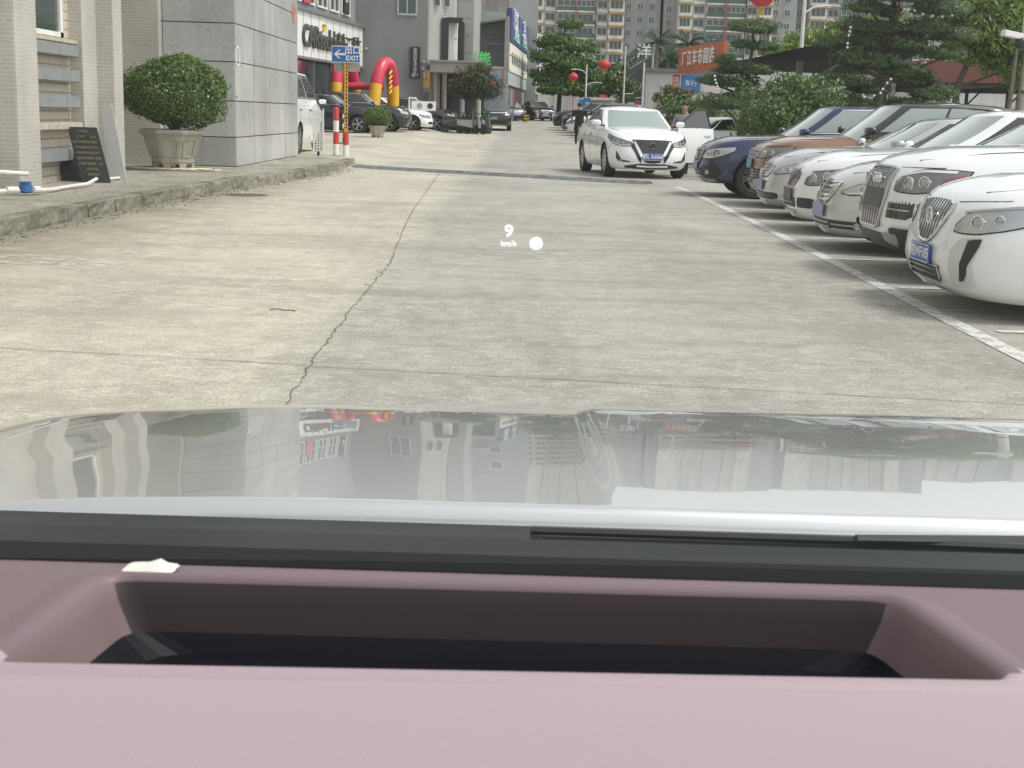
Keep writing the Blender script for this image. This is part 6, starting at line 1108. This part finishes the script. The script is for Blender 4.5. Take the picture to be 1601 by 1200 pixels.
# dashboard with head-up display well
mt, t, bb_, N = nodes_of('mauve_dash'); M_dash = mt; bb_.inputs['Base Color'].default_value = (.43, .335, .365, 1); bb_.inputs['Roughness'].default_value = .55; bb_.inputs['Sheen Weight'].default_value = .15
tc = N('ShaderNodeTexCoord'); vo = N('ShaderNodeTexVoronoi'); vo.inputs['Scale'].default_value = 700; t.links.new(tc.outputs['Object'], vo.inputs['Vector']); bp = N('ShaderNodeBump'); bp.inputs['Strength'].default_value = .25; bp.inputs['Distance'].default_value = .0004; t.links.new(vo.outputs[0], bp.inputs['Height']); t.links.new(bp.outputs[0], bb_.inputs['Normal'])
dash = MB(); zt = 1.10
outer = [(-.172, .555), (.168, .558), (.190, .470), (-.187, .459)]      # well rim, clockwise from far left
def rim(sc, z, r=.012):
    out = []; k = len(outer); cx = sum(p[0] for p in outer)/4; cy = sum(p[1] for p in outer)/4
    for i in range(k):
        p = Vector(outer[i]); a = (Vector(outer[i-1])-p).normalized(); b_ = (Vector(outer[(i+1) % k])-p).normalized()
        for t_ in (0, .25, .5, .75, 1):
            q = p+a*r*(1-t_)**2+b_*r*t_**2
            dx, dy = q.x-cx, q.y-cy; L_ = math.hypot(dx, dy); out.append((q.x+dx/L_*sc, q.y+dy/L_*sc, z))
    return out
rings = [rim(.02, zt-.0035), rim(.008, zt), rim(.003, zt-.0006), rim(0, zt-.0035), rim(-.002, zt-.012), rim(-.008, zt-.026)]
b = MB()
for a_, b_ in zip(rings[:-1], rings[1:]):
    n0 = len(b.v); b.v += a_+b_; k = len(a_)
    b.f += [(n0+i, n0+(i+1) % k, n0+k+(i+1) % k, n0+k+i) for i in range(k)]
well = b.build('display_well', M_dash, own, smooth=True, merge=True, angle=60); well.data.materials.append(mat('well_end_shaded', (.045, .032, .034), .6)); well.data.materials.append(mat('well_side_shaded', (.20, .135, .14), .6))  # shade inside the well painted in: end walls darkest, side walls lighter
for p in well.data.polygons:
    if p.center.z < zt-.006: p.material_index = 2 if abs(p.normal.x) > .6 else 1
b = MB(); r5 = rim(-.008, zt-.0255); r6 = rim(-.02, zt-.034, .02); n0 = 0; b.v += r5+r6; k = len(r5); b.f += [(i, (i+1) % k, k+(i+1) % k, k+i) for i in range(k)]; b.f.append(tuple(range(k, 2*k))); b.build('projector_lens', mat('black_gloss', (.008, .008, .012), .45, spec=.2), well)
# surrounding dash top: radial ring from rim outwards to a big outline
b = MB(); o1 = rim(.02, zt-.0035); k = len(o1)
def big(p, ext):
    x, y, z = p; cx, cy = 0, .495; dx, dy = x-cx, y-cy
    return dx, dy
o2 = []; o3 = []
for (x, y, z) in o1:
    sx = 1 if x > 0 else -1
    dx, dy = x/.2, (y-.495)/.055
    mxy = max(abs(dx), abs(dy)); bx = max(-.62, min(1.3, x*(1+0) + dx/mxy*.4)); by = .585 if dy/mxy > .95 else (.28 if dy/mxy < -.95 else .585*(dy/mxy+1)/2+.28*(1-dy/mxy)/2)
    if abs(dx)/mxy > .999: bx = 1.3*sx if sx > 0 else -.62
    o2.append((bx, by, zt-.004-(.06*max(0, .42-by)) - .05*max(0, abs(bx)-.3)**2))
b.v += o1+o2; b.f += [(i, (i+1) % k, k+(i+1) % k, k+i) for i in range(k)]
ds_ = b.build('dashboard', M_dash, own, smooth=True, angle=50); M_dash_shade = mat('mauve_dash_shaded', (.18, .125, .137), .5); ds_.data.materials.append(M_dash_shade); well.data.materials.append(M_dash_shade)  # darker copy of the dash colour; shade on surround and ridge painted in
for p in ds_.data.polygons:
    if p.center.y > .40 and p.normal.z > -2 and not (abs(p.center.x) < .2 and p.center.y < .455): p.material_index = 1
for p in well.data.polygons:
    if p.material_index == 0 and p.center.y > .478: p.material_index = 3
b = MB(); b.grid([[(x, y, z-.05*max(0, abs(x)-.3)**2) for x in np.linspace(-.62, 1.3, 16)] for y, z in ((.583, zt-.0045), (.590, zt-.008), (.594, zt-.02), (.596, .99))]); b.build('dash_ridge', M_dash_shade, own, smooth=True, angle=70)
b = MB(); b.grid([[(x, y, z) for x in np.linspace(-.8, 1.5, 8)] for y, z in ((.594, .985), (.8, .98), (.975, .972), (.985, .94))]); b.build('defroster_panel', M_blk, own)
# crumpled tissue scrap on ridge
M_tis = mat('tissue', (.75, .73, .68), .9); b = MB()
P = [[(-.170+.022*i/6+random.uniform(-.0012, .0012), .566+.012*j/4, zt-.003+.0045*math.sin(math.pi*i/6)*math.sin(math.pi*j/4)*random.uniform(.5, 1.3)) for i in range(7)] for j in range(5)]
b.grid(P); tag(b.build('tissue_scrap', M_tis, smooth=True), 'small crumpled white tissue scrap on the dashboard ridge', 'tissue')
# cabin shell behind the glass
M_lin0 = mat('roof_lining', (.20, .19, .18), .9); MB().grid([[(x, y, z) for x in np.linspace(-.56, 1.31, 6)] for y, z in ((.32, 1.66), (0, 1.69), (-.6, 1.70), (-1.6, 1.66))]).build('glass_roof', None, own, fix=False)  # unseen roof made glass to let more sky light onto the dashboard
M_seat = mat('seat_cloth', (.10, .085, .085), .9)
for x in (.02, .74): s_ = MB().prism([(x-.24, -.62, .35), (x+.24, -.62, .35), (x+.24, -.42, .35), (x-.24, -.42, .35)], [(x-.2, -.85, 1.2), (x+.2, -.85, 1.2), (x+.2, -.70, 1.2), (x-.2, -.70, 1.2)]).build('seat', M_seat, own, bevel=.04); MB().box((x, -.8, 1.33), (.26, .1, .2)).build('headrest', M_seat, s_, bevel=.04)
for x in (-.60, 1.34): MB().grid([[(x, y, z) for y in (.55, 0, -.8, -1.6)] for z in (.3, .7, 1.02)]).build('door', M_seat, own)
MB().grid([[(x, -1.6, z) for x in (-.6, .4, 1.34)] for z in (.3, 1.1)]).build('rear_bench', M_seat, own); MB().grid([[(x, y, .35) for x in (-.6, 1.34)] for y in (-1.6, .9)]).build('floor', M_seat, own)
# windscreen: thin glass sheet
mt = bpy.data.materials.new('windscreen_glass'); mt.use_nodes = True; t = mt.node_tree; t.nodes.clear(); out = t.nodes.new('ShaderNodeOutputMaterial'); tr = t.nodes.new('ShaderNodeBsdfTransparent'); tr.inputs[0].default_value = (.95, .965, .955, 1); gl = t.nodes.new('ShaderNodeBsdfGlossy'); gl.inputs['Roughness'].default_value = .02; fr = t.nodes.new('ShaderNodeFresnel'); fr.inputs[0].default_value = 1.3; mx = t.nodes.new('ShaderNodeMixShader')
t.links.new(fr.outputs[0], mx.inputs[0]); t.links.new(tr.outputs[0], mx.inputs[1]); t.links.new(gl.outputs[0], mx.inputs[2]); tl = t.nodes.new('ShaderNodeBsdfTranslucent'); tl.inputs[0].default_value = (.8, .82, .8, 1); m3 = t.nodes.new('ShaderNodeMixShader'); m3.inputs[0].default_value = .018; t.links.new(mx.outputs[0], m3.inputs[1]); t.links.new(tl.outputs[0], m3.inputs[2]); t.links.new(m3.outputs[0], out.inputs[0])   # faint haze mixed into the glass to lift the dark tones
def wsy(x, z): return .985-.06*(x-.37)**2-(z-.95)*.95
b = MB(); b.grid([[(x, wsy(x, z), z) for x in np.linspace(-.50, 1.25, 14)] for z in np.linspace(.955, 1.62, 8)]); ws = b.build('windscreen', mt, own, smooth=True, fix=False); [o.data.materials.append(mt) for o in own.children if o.name.startswith('glass_roof')]
for sx in (-.51, 1.26): MB().tube([(sx, wsy(sx, z), z) for z in np.linspace(.93, 1.63, 6)], .035, 8).build('windscreen_pillar', M_blk, own, smooth=True)
MB().tube([(x, wsy(x, 1.63)-.01, 1.635) for x in np.linspace(-.5, 1.25, 8)], .03, 8).build('roof_header', M_blk, own, smooth=True)
M_hud = mat('display_light', (1, 1, .98), .5, emit=1.0)
al = math.atan2(1, -.95)   # the glass plane's tilt
def on_glass(x, z): return (x, wsy(x, z)+.0015, z)
rt_ = (math.atan2(1, -.95), 0, 0)
hd = text('9', .0128, M_hud, ws, on_glass(-.004, 1.2405), rt_, .0001, name='speed_digit', sx=.8, bold=.0001)
text('km/h', .0058, M_hud, ws, on_glass(-.004, 1.2335), rt_, .0001, name='speed_unit', sx=.72)
o = MB().lathe([(0, 0), (.0038, 0), (.0038, .0003)], 28).build('status_dot', M_hud, ws, loc=on_glass(.0105, 1.2342)); o.rotation_euler = rt_; o.scale = (.88, 1.25, 1)
